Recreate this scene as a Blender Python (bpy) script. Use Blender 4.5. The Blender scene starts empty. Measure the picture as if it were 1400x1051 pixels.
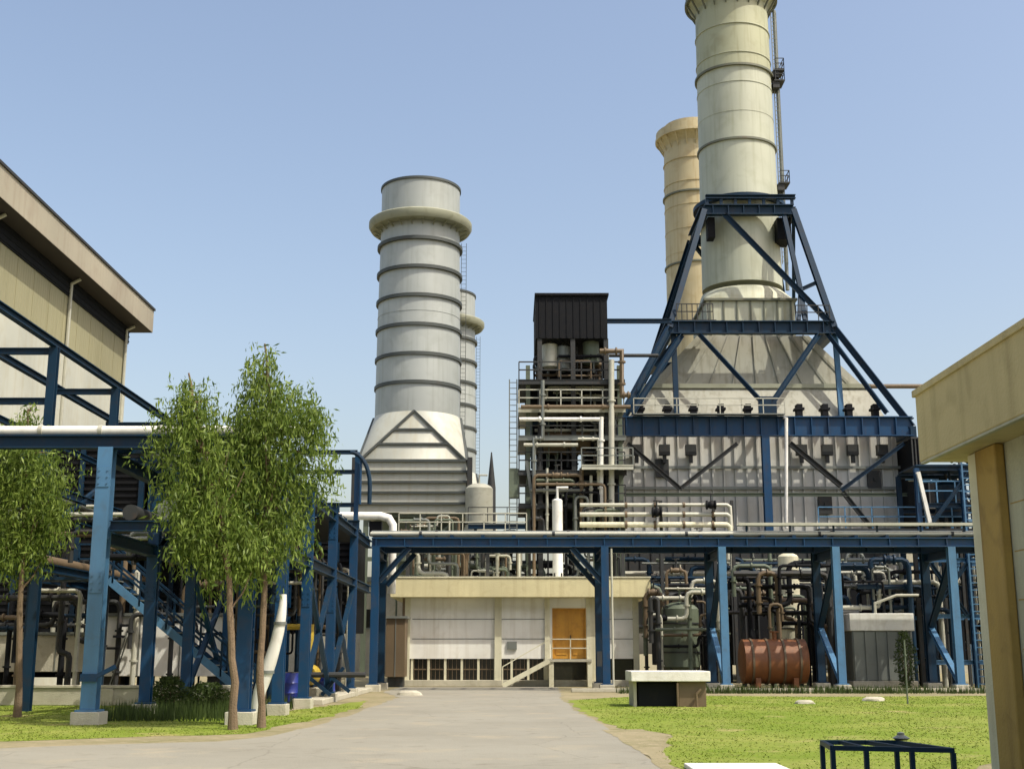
import bpy, math, random
import numpy as np
from mathutils import Vector, Matrix
random.seed(7)
S = bpy.context.scene
C = S.collection
R = math.radians

# ---------------------------------------------------------------- camera / sky / sun
F = 1700.0; PITCH = R(12.2); EYE = 1.65
cam_d = bpy.data.cameras.new('camera'); cam = bpy.data.objects.new('camera', cam_d); C.objects.link(cam)
cam.location = (0, 0, EYE); cam.rotation_euler = (math.pi/2 + PITCH, 0, 0)
cam_d.sensor_width = 36; cam_d.lens = F/1400*36; cam_d.clip_end = 6000; cam_d.clip_start = .1
S.camera = cam
SUN_EL = 56.0; SUN_AZ = 124.0     # azimuth clockwise from +Y (from the right, behind the viewer)
w = bpy.data.worlds.new('World'); S.world = w; w.use_nodes = True
nt = w.node_tree; bg = nt.nodes['Background']
sky = nt.nodes.new('ShaderNodeTexSky'); sky.sky_type = 'NISHITA'; sky.sun_disc = False
sky.sun_elevation = R(SUN_EL); sky.sun_rotation = R(SUN_AZ)
sky.air_density = 1.3; sky.dust_density = 4.2; sky.ozone_density = 1.9; sky.altitude = 100
tint = nt.nodes.new('ShaderNodeVectorMath'); tint.operation = 'MULTIPLY'; tint.inputs[1].default_value = (1.08, .985, .93)
nt.links.new(sky.outputs[0], tint.inputs[0]); nt.links.new(tint.outputs[0], bg.inputs[0]); bg.inputs[1].default_value = 0.148
sl = bpy.data.lights.new('sun', 'SUN'); sun = bpy.data.objects.new('sun', sl); C.objects.link(sun)
sl.energy = 3.1; sl.angle = R(.6); sl.color = (1, .94, .82)
d = Vector((math.sin(R(SUN_AZ))*math.cos(R(SUN_EL)), math.cos(R(SUN_AZ))*math.cos(R(SUN_EL)), math.sin(R(SUN_EL))))
sun.rotation_euler = d.to_track_quat('Z', 'Y').to_euler(); sun.location = (40, -40, 80)
S.view_settings.view_transform = 'Standard'; S.view_settings.look = 'None'
S.view_settings.exposure = 0.57; S.view_settings.gamma = 1

# ---------------------------------------------------------------- measuring helpers
cp, sp = math.cos(PITCH), math.sin(PITCH)
def W(px, py, Y):                       # point at depth Y seen at photo pixel px, py
    dx = (px-700)/F; dy = -(py-525.5)/F
    k = Y/(cp - dy*sp)
    return Vector((dx*k, Y, EYE + (sp + dy*cp)*k))
def G(px, py, z=0):
    dx = (px-700)/F; dy = -(py-525.5)/F
    k = (z-EYE)/(sp + dy*cp)
    return Vector((dx*k, (cp - dy*sp)*k, z))
V = Vector

# ---------------------------------------------------------------- materials
def mat(name, col, rough=.6, metal=0, dirt=None, amt=.35, scale=.8, streak=0, bump=.0, bscale=20, wave=None, vary=.12, spec=.5):
    m = bpy.data.materials.new(name); m.use_nodes = True
    n = m.node_tree.nodes; l = m.node_tree.links; b = n['Principled BSDF']
    b.inputs['Roughness'].default_value = rough; b.inputs['Metallic'].default_value = metal
    b.inputs['Specular IOR Level'].default_value = spec
    tc = n.new('ShaderNodeTexCoord')
    def noise(sc, det=5, vec=None, dist=0):
        x = n.new('ShaderNodeTexNoise'); x.inputs['Scale'].default_value = sc; x.inputs['Detail'].default_value = det
        x.inputs['Distortion'].default_value = dist
        l.new(vec or tc.outputs['Object'], x.inputs['Vector']); return x.outputs['Fac']
    def ramp(f, a, c):
        r = n.new('ShaderNodeMapRange'); r.inputs[1].default_value = a; r.inputs[2].default_value = c; l.new(f, r.inputs[0]); return r.outputs[0]
    def mix(f, a, c2, fac=1.0):
        x = n.new('ShaderNodeMix'); x.data_type = 'RGBA'
        if fac != 1.0:
            mm = n.new('ShaderNodeMath'); mm.operation = 'MULTIPLY'; mm.inputs[1].default_value = fac; l.new(f, mm.inputs[0]); f = mm.outputs[0]
        l.new(f, x.inputs[0])
        for i, c_ in ((6, a), (7, c2)):
            if isinstance(c_, tuple): x.inputs[i].default_value = (*c_, 1)
            else: l.new(c_, x.inputs[i])
        return x.outputs[2]
    lo = tuple(c*(1-vary) for c in col); hi = tuple(min(1, c*(1+vary)) for c in col)
    c = mix(ramp(noise(scale*.6, 3), .3, .7), lo, hi)
    dirt = dirt or tuple(x*.35 for x in col)
    c = mix(ramp(noise(scale*2.3, 8, dist=.6), .52, .75), c, dirt, amt)
    if streak:
        mp = n.new('ShaderNodeMapping'); mp.inputs['Scale'].default_value = (2.2, 2.2, .13); l.new(tc.outputs['Object'], mp.inputs[0])
        c = mix(ramp(noise(1.5, 6, mp.outputs[0]), .5, .72), c, dirt, streak)
    l.new(c, b.inputs['Base Color'])
    if bump or wave:
        bp = n.new('ShaderNodeBump'); bp.inputs['Strength'].default_value = bump or .6; bp.inputs['Distance'].default_value = .03
        if wave:
            wv = n.new('ShaderNodeTexWave'); wv.bands_direction = wave[0]; wv.inputs['Scale'].default_value = wave[1]
            l.new(tc.outputs['Object'], wv.inputs['Vector']); l.new(wv.outputs['Fac'], bp.inputs['Height']); bp.inputs['Distance'].default_value = wave[2]
        else: l.new(noise(bscale, 6), bp.inputs['Height'])
        l.new(bp.outputs[0], b.inputs['Normal'])
    return m
RUST = (.16, .07, .03)
M = dict(
 silver = mat('silver cladding', (.36,.385,.36), .5, .15, (.24,.26,.22), .4, .35, .45),
 silverdark = mat('weathered ring steel', (.055,.065,.06), .6, .1, (.05,.04,.03), .5, .6),
 gallery = mat('gallery plate', (.27,.28,.20), .6, .0, (.12,.12,.06), .45, .6),
 hood = mat('hood plate', (.30,.30,.24), .65, 0, (.14,.13,.08), .45, .6, .6),
 cream_clad = mat('cream cladding', (.45,.46,.39), .55, 0, (.35,.30,.17), .3, .5, .3),
 stackgreen = mat('pale green stack plate', (.43,.45,.35), .55, .05, (.26,.27,.17), .4, .3, .4),
 stackolive = mat('olive stack plate', (.36,.37,.24), .55, .05, (.18,.17,.07), .5, .3, .4),
 stacktan = mat('tan stack plate', (.50,.43,.25), .6, 0, (.32,.22,.08), .45, .35, .5),
 band = mat('dark band', (.13,.14,.10), .6, .1, RUST, .3, 1),
 casing = mat('grey casing plate', (.50,.50,.46), .6, .05, (.30,.29,.24), .4, .4, .45),
 casing2 = mat('duct plate', (.43,.44,.33), .6, .1, (.26,.24,.12), .45, .5, .5),
 navy = mat('navy steel paint', (.003,.023,.050), .5, 0, (.03,.022,.016), .35, 1.2, .25, spec=.25),
 blue = mat('blue steel paint', (.006,.045,.112), .45, 0, (.05,.045,.045), .35, 1.4, .3, spec=.3),
 pale_blue = mat('lit blue paint', (.07,.175,.30), .45, 0, (.07,.10,.12), .4, 1.6, .4, spec=.3),  # lit-face tone of the blue steel, put into a paler colour
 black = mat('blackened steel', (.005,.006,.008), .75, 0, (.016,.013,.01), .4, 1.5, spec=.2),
 dark = mat('dark grey steel', (.024,.027,.027), .65, .1, (.07,.04,.02), .45, 1.6),
 grey = mat('grey pipe lagging', (.17,.185,.165), .5, .3, (.12,.12,.10), .4, 1.2),
 lag = mat('pale pipe lagging', (.42,.42,.34), .5, .1, (.26,.24,.18), .4, 1.2),
 whitep = mat('white painted steel', (.72,.72,.66), .5, 0, (.35,.31,.22), .35, 1.2, .3),
 brownp = mat('brown lagging', (.12,.085,.045), .6, 0, (.09,.06,.03), .5, 1.3),
 green = mat('dull green paint', (.10,.125,.085), .6, 0, (.08,.09,.05), .45, 1.2, .3),
 rust = mat('rusty orange paint', (.21,.075,.02), .55, 0, (.12,.05,.02), .55, 1.3, .5),
 white = mat('white wall panel', (.74,.74,.68), .7, 0, (.42,.37,.26), .25, .8, .35, .25, 30),
 yellow = mat('yellow plaster', (.60,.55,.32), .8, 0, (.35,.29,.14), .35, .8, .4, .3, 25),
 pillar = mat('pale plaster', (.60,.58,.42), .8, 0, (.32,.28,.16), .35, 1, .4, .3, 25),
 door = mat('orange wood', (.55,.28,.03), .5, 0, (.30,.12,.02), .35, 2, .3),
 glass = mat('dark glass', (.02,.02,.015), .15, 0, (.06,.05,.03), .4, 1.5),
 concrete = mat('pale concrete', (.42,.40,.31), .85, 0, (.22,.20,.13), .45, 1.2, .25, .5, 25),
 whitecon = mat('whitewashed concrete', (.70,.69,.62), .8, 0, (.38,.34,.24), .35, 1.5, .3, .4, 25),
 hallwall = mat('olive cladding sheet', (.27,.255,.15), .7, 0, (.19,.18,.09), .35, .15, .4, .5, wave=('Y', 1.1, .02)),
 fascia = mat('roof fascia sheet', (.34,.31,.23), .6, 0, (.22,.16,.11), .35, .3, .3),
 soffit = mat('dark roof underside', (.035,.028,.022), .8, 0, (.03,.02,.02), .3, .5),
 ocre = mat('ochre plaster', (.47,.40,.20), .85, 0, (.24,.19,.08), .35, .9, .4, .35, 22),
 ocrewall = mat('grey green plaster', (.38,.38,.27), .85, 0, (.22,.21,.13), .35, .9, .4, .35, 22),
 brownpl = mat('brown plaster', (.34,.23,.06), .85, 0, (.10,.06,.02), .4, 1.2, .5, .35, 22),
 bark = mat('bark', (.17,.12,.07), .9, 0, (.07,.05,.03), .5, 4, .3, .8, 30),
 drum_blue = mat('blue drum paint', (.015,.03,.20), .4, 0, (.05,.04,.05), .35, 2.5),
 drum_yel = mat('yellow machine paint', (.42,.30,.03), .5, 0, (.12,.08,.02), .5, 2.5),
)
def leafmat(name, c1, c2):
    m = bpy.data.materials.new(name); m.use_nodes = True; n = m.node_tree.nodes; l = m.node_tree.links; b = n['Principled BSDF']
    b.inputs['Roughness'].default_value = .5; b.inputs['Specular IOR Level'].default_value = .3
    g = n.new('ShaderNodeNewGeometry'); mx = n.new('ShaderNodeMix'); mx.data_type = 'RGBA'
    mx.inputs[6].default_value = (*c1, 1); mx.inputs[7].default_value = (*c2, 1)
    l.new(g.outputs['Random Per Island'], mx.inputs[0]); l.new(mx.outputs[2], b.inputs['Base Color'])
    tr = n.new('ShaderNodeBsdfTranslucent'); l.new(mx.outputs[2], tr.inputs[0]); ms = n.new('ShaderNodeMixShader'); ms.inputs[0].default_value = .45
    l.new(b.outputs[0], ms.inputs[1]); l.new(tr.outputs[0], ms.inputs[2]); l.new(ms.outputs[0], n['Material Output'].inputs[0]); return m
M['leaf'] = leafmat('eucalyptus leaves', (.05,.10,.008), (.27,.36,.07))
M['bush'] = leafmat('shrub leaves', (.03,.05,.012), (.08,.12,.03))
M['blade'] = leafmat('grass blades', (.14,.19,.015), (.24,.28,.045))

# ---------------------------------------------------------------- mesh builder
class MB:
    def __init__(s): s.v = []; s.f = []
    def add(s, vs, fs):
        o = len(s.v); s.v += [tuple(x) for x in vs]; s.f += [tuple(i+o for i in f) for f in fs]
    def box(s, x0, x1, y0, y1, z0, z1):
        s.add([(x0,y0,z0),(x1,y0,z0),(x1,y1,z0),(x0,y1,z0),(x0,y0,z1),(x1,y0,z1),(x1,y1,z1),(x0,y1,z1)],
              [(0,3,2,1),(4,5,6,7),(0,1,5,4),(1,2,6,5),(2,3,7,6),(3,0,4,7)]); return s
    def bar(s, p, q, a, b=None, off=(0,0), up=None):
        p = V(p); q = V(q); b = b or a; t = (q-p).normalized()
        u = V(up) if up else (V((0,0,1)) if abs(t.z) < .9 else V((0,1,0)))
        sx = t.cross(u).normalized(); su = sx.cross(t).normalized()
        p = p + sx*off[0] + su*off[1]; q = q + sx*off[0] + su*off[1]; vs = []
        for c in (p, q):
            for i, j in ((-1,-1),(1,-1),(1,1),(-1,1)): vs.append(c + sx*(i*a/2) + su*(j*b/2))
        s.add(vs, [(0,1,2,3),(7,6,5,4),(0,4,5,1),(1,5,6,2),(2,6,7,3),(3,7,4,0)]); return s
    def ib(s, p, q, a, b, t=.035, up=None):      # I section, a wide, b deep
        s.bar(p, q, a, t, (0, b/2-t/2), up); s.bar(p, q, a, t, (0, -b/2+t/2), up); s.bar(p, q, t, b-2*t-.004, (0,0), up); return s
    def path(s, pts, r, n=10, caps=True):
        pts = [V(p) for p in pts]; rings = []
        t0 = (pts[1]-pts[0]).normalized(); u = V((0,0,1)) if abs(t0.z) < .9 else V((1,0,0))
        sx = t0.cross(u).normalized()
        for i, p in enumerate(pts):
            a = (p-pts[i-1]).normalized() if i else t0
            c = (pts[i+1]-p).normalized() if i < len(pts)-1 else a
            t = (a+c).normalized(); k = 1/max(.5, t.dot(a))
            sx = (sx - t*sx.dot(t)).normalized(); sy = t.cross(sx)
            rr = r[i] if isinstance(r, (list, tuple)) else r
            rings.append([p + (sx*math.cos(j*2*math.pi/n) + sy*math.sin(j*2*math.pi/n))*rr*(1 if k < 1.05 else (k**.5)) for j in range(n)])
        vs = [x for g in rings for x in g]; fs = []
        for i in range(len(pts)-1):
            for j in range(n): fs.append((i*n+j, i*n+(j+1)%n, (i+1)*n+(j+1)%n, (i+1)*n+j))
        if caps: fs.append(tuple(range(n))[::-1]); fs.append(tuple((len(pts)-1)*n+j for j in range(n)))
        s.add(vs, fs); return s
    def lathe(s, prof, c, n=32, axis='z', close=False):
        c = V(c); vs = []; fs = []; m = len(prof)
        for r, h in prof:
            for j in range(n):
                a = j*2*math.pi/n; x, y = r*math.cos(a), r*math.sin(a)
                vs.append(c + (V((x,y,h)) if axis == 'z' else V((h,x,y)) if axis == 'x' else V((x,h,y))))
        for i in range(m if close else m-1):
            for j in range(n): fs.append((i*n+j, i*n+(j+1)%n, ((i+1)%m)*n+(j+1)%n, ((i+1)%m)*n+j))
        if not close:
            if prof[0][0] > .001: fs.append(tuple(range(n))[::-1])
            if prof[-1][0] > .001: fs.append(tuple((m-1)*n+j for j in range(n)))
        s.add(vs, fs); return s
    def ring(s, c, r0, r1, h, n=48, axis='z'):
        return s.lathe([(r0,-h/2),(r1,-h/2),(r1,h/2),(r0,h/2)], c, n, axis, close=True)
    def loop(s, rings, capb=True, capt=True):    # stack of equal-count vertex rings
        n = len(rings[0]); vs = [x for g in rings for x in g]; fs = []
        for i in range(len(rings)-1):
            for j in range(n): fs.append((i*n+j, i*n+(j+1)%n, (i+1)*n+(j+1)%n, (i+1)*n+j))
        if capb: fs.append(tuple(range(n))[::-1])
        if capt: fs.append(tuple((len(rings)-1)*n+j for j in range(n)))
        s.add(vs, fs); return s
    def each(s, name, m, parent=None, bevel=0):      # every separate piece becomes an object of its own
        n = len(s.v); root = list(range(n))
        def find(a):
            while root[a] != a: root[a] = root[root[a]]; a = root[a]
            return a
        for f in s.f:
            for i in f[1:]: root[find(i)] = find(f[0])
        g = {}
        for f in s.f: g.setdefault(find(f[0]), []).append(f)
        out = []
        for fs in g.values():
            ids = sorted({i for f in fs for i in f}); mp = {i: k for k, i in enumerate(ids)}
            q = MB(); q.v = [s.v[i] for i in ids]; q.f = [tuple(mp[i] for i in f) for f in fs]; out.append(q.build(name, m, parent, bevel=bevel))
        return out
    def build(s, name, m, parent=None, label=None, bevel=0, smooth=True):
        o0 = V(parent['_org']) if parent and '_org' in parent else V((0,0,0))
        me = bpy.data.meshes.new(name); me.from_pydata([(x[0]-o0.x, x[1]-o0.y, x[2]-o0.z) for x in s.v], [], s.f); me.update()
        if smooth:
            me.shade_smooth(); me.set_sharp_from_angle(angle=R(35))
        me.materials.append(m if not isinstance(m, str) else M[m])
        o = bpy.data.objects.new(name, me); C.objects.link(o); o['_org'] = tuple(o0)
        if parent: o.parent = parent
        if label: o['label'] = label
        if bevel:
            b = o.modifiers.new('bevel', 'BEVEL'); b.width = bevel; b.segments = 2; b.limit_method = 'ANGLE'
        return o
def tag(o, label, cat, group=None):
    o['label'] = label; o['category'] = cat
    if group: o['group'] = group
    return o
def thing(name, label, cat, loc=(0,0,0), group=None):
    o = bpy.data.objects.new(name, None); C.objects.link(o); o.location = loc; o['_org'] = tuple(loc); o.empty_display_size = .3
    return tag(o, label, cat, group)
def struct(o, kind='structure'): o['kind'] = kind; return o
def copy_tree(o, parent=None, loc=None, label=None):
    c = o.copy(); C.objects.link(c)
    if parent: c.parent = parent
    if loc is not None: c.location = loc
    if label: c['label'] = label
    for ch in [x for x in C.objects if x.parent == o]: copy_tree(ch, c)
    return c
def handrail(mb, pts, h=1.1, step=1.6, r=.025):
    pts = [V(p) for p in pts]
    for a, b in zip(pts[:-1], pts[1:]):
        n = max(1, round((b-a).length/step))
        for k in range(n+1):
            p = a.lerp(b, k/n); mb.bar(p, p+V((0,0,h)), r*2)
        for hh in (h, h*.55): mb.bar(a+V((0,0,hh)), b+V((0,0,hh)), r*2)
def ladder(mb, x, y, z0, z1, wd=.5, r=.03):
    for s_ in (-1, 1): mb.bar((x+s_*wd/2, y, z0), (x+s_*wd/2, y, z1), r*2)
    k = int((z1-z0)/.35)
    for i in range(k): mb.bar((x-wd/2, y, z0+.2+i*.35), (x+wd/2, y, z0+.2+i*.35), r*1.2)

# ---------------------------------------------------------------- ground, road, lawns
def groundmat(name, cols, scale, bump, bscale):
    m = bpy.data.materials.new(name); m.use_nodes = True; n = m.node_tree.nodes; l = m.node_tree.links; b = n['Principled BSDF']
    b.inputs['Roughness'].default_value = .95; b.inputs['Specular IOR Level'].default_value = .2
    tc = n.new('ShaderNodeTexCoord'); prev = None
    for i, (sc, c, lo, hi) in enumerate(cols):
        if prev is None:
            rgb = n.new('ShaderNodeRGB'); rgb.outputs[0].default_value = (*c, 1); prev = rgb.outputs[0]; continue
        nz = n.new('ShaderNodeTexNoise'); nz.inputs['Scale'].default_value = sc; nz.inputs['Detail'].default_value = 8; nz.inputs['Roughness'].default_value = .65
        l.new(tc.outputs['Object'], nz.inputs[0]); mr = n.new('ShaderNodeMapRange'); mr.inputs[1].default_value = lo; mr.inputs[2].default_value = hi
        l.new(nz.outputs[0], mr.inputs[0]); mx = n.new('ShaderNodeMix'); mx.data_type = 'RGBA'; l.new(mr.outputs[0], mx.inputs[0])
        l.new(prev, mx.inputs[6]); mx.inputs[7].default_value = (*c, 1); prev = mx.outputs[2]
    l.new(prev, b.inputs['Base Color'])
    nz = n.new('ShaderNodeTexNoise'); nz.inputs['Scale'].default_value = bscale; nz.inputs['Detail'].default_value = 8; l.new(tc.outputs['Object'], nz.inputs[0])
    bp = n.new('ShaderNodeBump'); bp.inputs['Strength'].default_value = bump; bp.inputs['Distance'].default_value = .03
    l.new(nz.outputs[0], bp.inputs['Height']); l.new(bp.outputs[0], b.inputs['Normal']); return m
M['dirt'] = groundmat('sandy dirt', [(0,(.27,.235,.14),0,0),(.35,(.19,.175,.09),.4,.65),(3,(.34,.29,.19),.5,.75),(1.1,(.13,.14,.045),.58,.72)], 1, .8, 12)
M['road'] = groundmat('worn concrete road', [(0,(.265,.255,.205),0,0),(.25,(.23,.22,.175),.4,.65),(1.6,(.18,.165,.125),.56,.75),(.6,(.31,.28,.205),.55,.7),(9,(.14,.13,.10),.62,.8)], 1, .4, 25)
def cracks(m, sc, wd, col):
    n = m.node_tree.nodes; l = m.node_tree.links; b = n['Principled BSDF']; src = b.inputs['Base Color'].links[0].from_socket
    tc = n.new('ShaderNodeTexCoord'); nz = n.new('ShaderNodeTexNoise'); nz.inputs['Scale'].default_value = 1.3; nz.inputs['Detail'].default_value = 5; l.new(tc.outputs['Object'], nz.inputs[0])
    mx = n.new('ShaderNodeMix'); mx.data_type = 'VECTOR'; mx.inputs[0].default_value = .22; l.new(tc.outputs['Object'], mx.inputs[4]); l.new(nz.outputs['Color'], mx.inputs[5])
    vo = n.new('ShaderNodeTexVoronoi'); vo.feature = 'DISTANCE_TO_EDGE'; vo.inputs['Scale'].default_value = sc; l.new(mx.outputs[1], vo.inputs['Vector'])
    mr = n.new('ShaderNodeMapRange'); mr.inputs[1].default_value = 0; mr.inputs[2].default_value = wd; mr.inputs[3].default_value = .3; mr.inputs[4].default_value = 0; l.new(vo.outputs['Distance'], mr.inputs[0])
    m2 = n.new('ShaderNodeMix'); m2.data_type = 'RGBA'; l.new(mr.outputs[0], m2.inputs[0]); l.new(src, m2.inputs[6]); m2.inputs[7].default_value = (*col, 1); l.new(m2.outputs[2], b.inputs['Base Color'])
cracks(M['road'], .32, .006, (.10,.09,.065))
M['grass'] = groundmat('lawn', [(0,(.145,.205,.02),0,0),(.22,(.22,.25,.05),.42,.62),(1.5,(.12,.175,.015),.5,.7),(.5,(.33,.28,.12),.58,.70),(5,(.20,.19,.06),.55,.72),(14,(.12,.16,.015),.62,.85)], 1, 1, 14)
g = MB(); g.add([(-2500,-300,0),(2500,-300,0),(2500,4500,0),(-2500,4500,0)], [(0,1,2,3)]); struct(g.build('ground', 'dirt'))
def sheet(pts, z, name, m):
    b = MB(); b.add([(x, y, z) for x, y in pts], [tuple(range(len(pts)))]); o = b.build(name, m, smooth=False)
    if o.data.polygons[0].normal.z < 0: o.data.flip_normals()
    return struct(o)
def wob(pts, amp=.12, step=.8, seed=1):
    rnd = random.Random(seed); out = []
    for a, b in zip(pts, pts[1:]+pts[:1]):
        L = math.dist(a, b); n = max(1, int(L/step))
        if L > 40: n = 1
        for k in range(n):
            t = k/n; q = (a[0]+(b[0]-a[0])*t, a[1]+(b[1]-a[1])*t)
            out.append((q[0]+rnd.uniform(-amp, amp), q[1]+rnd.uniform(-amp, amp)))
    return out
def gp(px, py): q = G(px, py); return (q.x, q.y)
roadpts = wob([(2.6,6),gp(905,1051),gp(880,1030),gp(838,1000),gp(792,975),gp(768,956),(2.1,56.5),(2.3,64.6),(-5.6,64.6),(-5.7,56.5),gp(545,953),gp(500,969),gp(440,990),gp(372,1006),gp(300,1014),gp(150,1017),gp(-20,1024),(-60,23.2),(-60,6)], .1, .9, 3)
sheet(roadpts, .008, 'road', 'road')
lawnL = wob([gp(-200,964),gp(60,962),gp(300,965),gp(385,972),gp(470,962),gp(500,957),gp(495,966),gp(440,982),gp(395,990),gp(330,1003),gp(230,1006),gp(100,1010),gp(-20,1014),gp(-250,1016)], .12, .6, 4)
sheet(lawnL, .004, 'lawn', 'grass')
lawnR = wob([gp(775,957),gp(800,975),gp(850,996),gp(925,1004),gp(905,1030),gp(930,1051),(2.9,15),(3.1,9),(5.2,9),(5.3,17),(9,22),(14,24.5),(30,30),(30,51.5),(21,51.5),gp(1100,952),gp(900,950)], .12, .6, 5)
sheet(lawnR, .004, 'lawn', 'grass')
def inpoly(x, y, P):
    c = False; j = len(P)-1
    for i in range(len(P)):
        if (P[i][1] > y) != (P[j][1] > y) and x < (P[j][0]-P[i][0])*(y-P[i][1])/(P[j][1]-P[i][1])+P[i][0]: c = not c
        j = i
    return c
def grassblades(P, bounds, n, seed, name='grass', hmin=.01, hmax=.035, m='grass'):
    rnd = random.Random(seed); vs = []; fs = []
    while len(fs) < n:
        x = rnd.uniform(bounds[0], bounds[1]); y = bounds[2] + (bounds[3]-bounds[2])*rnd.random()**1.4
        if not inpoly(x, y, P): continue
        if rnd.random() < .25+.5*math.sin(x*1.3+2*math.sin(y*.7))*math.sin(y*.9+x*.4): continue
        a = rnd.random()*6.28; h = rnd.uniform(hmin, hmax); wd = .007+.0003*y; lx, ly = rnd.uniform(-.05,.05), rnd.uniform(-.05,.05)
        k = len(vs); dx, dy = math.cos(a)*wd, math.sin(a)*wd
        vs += [(x-dx,y-dy,.002),(x+dx,y+dy,.002),(x+lx,y+ly,h)]; fs.append((k,k+1,k+2))
    b = MB(); b.v = vs; b.f = fs; o = b.build(name, m, smooth=False); return struct(o, 'stuff')
grassblades(lawnR, (2.3,22,16,52), 45000, 1)
grassblades(lawnL, (-17,-4.5,24,42), 20000, 2)
# weeds at the left bank and along the rack foot
grassblades([(-11,32),(-6.6,32),(-6.6,41.5),(-11,41.5)], (-11,-6.6,32,41.5), 3500, 5, 'weeds', .15, .5, 'bush')
grassblades([(4.5,54),(24,54),(24,56.6),(4.5,56.6)], (4.5,24,54,56.6), 4000, 6, 'weeds', .1, .4, 'bush')
# trodden dirt patch with a couple of low ruts beside the road
sheet(wob([gp(825,998),gp(880,997),gp(915,1006),gp(905,1020),gp(915,1040),gp(925,1060),gp(905,1051),gp(880,1030)], .05, .5, 8), .0115, 'path', 'dirt')

# ---------------------------------------------------------------- right foreground building
def right_building():
    c = W(1257, 632, 16); X0 = c.x; ztop = W(1255, 536, 16).z; zb = c.z
    t = thing('gatehouse', 'ochre plastered building with deep flat roof edge filling the right border', 'building', (X0+1, 10, 0))
    b = MB(); b.box(X0, X0+9, -4, 16, zb, ztop); r = b.build('roof', 'ocre', t, bevel=.02)
    b = MB(); b.box(X0-.03, X0+9.05, -4.05, 16.04, ztop-.07, ztop+.02); b.build('coping', 'ocre', r, bevel=.01)
    wx = X0+.5
    b = MB(); b.box(wx, X0+8.5, -3.5, 15.45, 0, zb-.004); b.build('wall', 'ocrewall', t)
    b = MB(); b.box(wx-.12, wx-.004, 14.45, 15.1, 0, zb-.006); b.build('pilaster', 'brownpl', t, 'brown plaster pilaster under the roof corner', bevel=.02)
    b = MB(); b.box(wx-.10, wx-.004, 15.104, 15.4, 0, zb-.006); b.build('corner_post', 'pillar', t, bevel=.02)
    b = MB(); b.box(wx-.2, wx-.124, 14.35, 15.7, 0, .25); b.build('plinth', 'concrete', t, bevel=.01)
    b = MB()
    for z in np.arange(.6, zb-.3, .55): b.box(wx-.006, wx-.001, -3, 14.4, z-.006, z+.006)
    b.each('panel_joint', 'brownpl', t)
    # drip groove under fascia
    b = MB(); b.box(X0+.002, X0+.06, -3.9, 15.95, zb-.03, zb-.002); b.build('drip_edge', 'ocrewall', r)
right_building()

# ---------------------------------------------------------------- left turbine hall
def turbine_hall():
    Y1 = 75; c0 = W(210, 425, Y1); c1 = W(207, 455, Y1)
    X = c0.x; zt = c0.z; zb = c1.z; wx = X-1.15
    t = thing('turbine_hall', 'tall olive clad industrial hall with broad fascia at upper left', 'building', (wx-10, 50, 0))
    b = MB(); b.box(wx-25, wx, 20, 73.9, 0, zb-.01); b.build('wall', 'hallwall', t)
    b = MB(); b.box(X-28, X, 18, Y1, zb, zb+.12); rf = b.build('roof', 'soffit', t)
    b = MB(); b.box(X-.25, X+.02, 18, Y1+.02, zb+.02, zt); b.box(X-28, X-.254, Y1-.23, Y1+.02, zb+.02, zt); b.build('fascia', 'fascia', rf)
    b = MB(); b.box(X-.28, X+.1, 18, Y1+.1, zt+.003, zt+.14); b.box(X-28, X-.28, Y1-.3, Y1+.1, zt+.003, zt+.14); b.build('roof_flashing', 'dark', rf)
    for yy in (44, 53.5, 63.5, 73.2):
        b = MB(); b.path([(wx+.14, yy, 1), (wx+.14, yy, zb-.3), (wx+.6, yy, zb-.05)], .09); b.build('downpipe', 'lag', t)
    b = MB()
    for yy in np.arange(21, 73.5, 2.1): b.box(wx+.002, wx+.02, yy, yy+.04, 0, zb-.02)
    b.build('sheet_joints', 'hallwall', t)
    zl = W(182,532,73.9).z
    b = MB(); b.box(wx+.003, wx+.06, 20, 73.9, 0, zl); b.build('lower_panel', 'cream_clad', t)
    b = MB(); b.box(wx+.003, wx+.07, 20, 73.9, zb-1.0, zb-.02)  # black band puts the overhang's shade into the upper wall colour
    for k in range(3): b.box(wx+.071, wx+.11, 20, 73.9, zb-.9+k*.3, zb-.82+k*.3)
    b.build('shade_band', 'black', t)
    b = MB(); b.box(wx+.062, wx+.12, 20, 73.9, zl-.1, zl+.08); b.build('girt', 'fascia', t)
turbine_hall()

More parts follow.
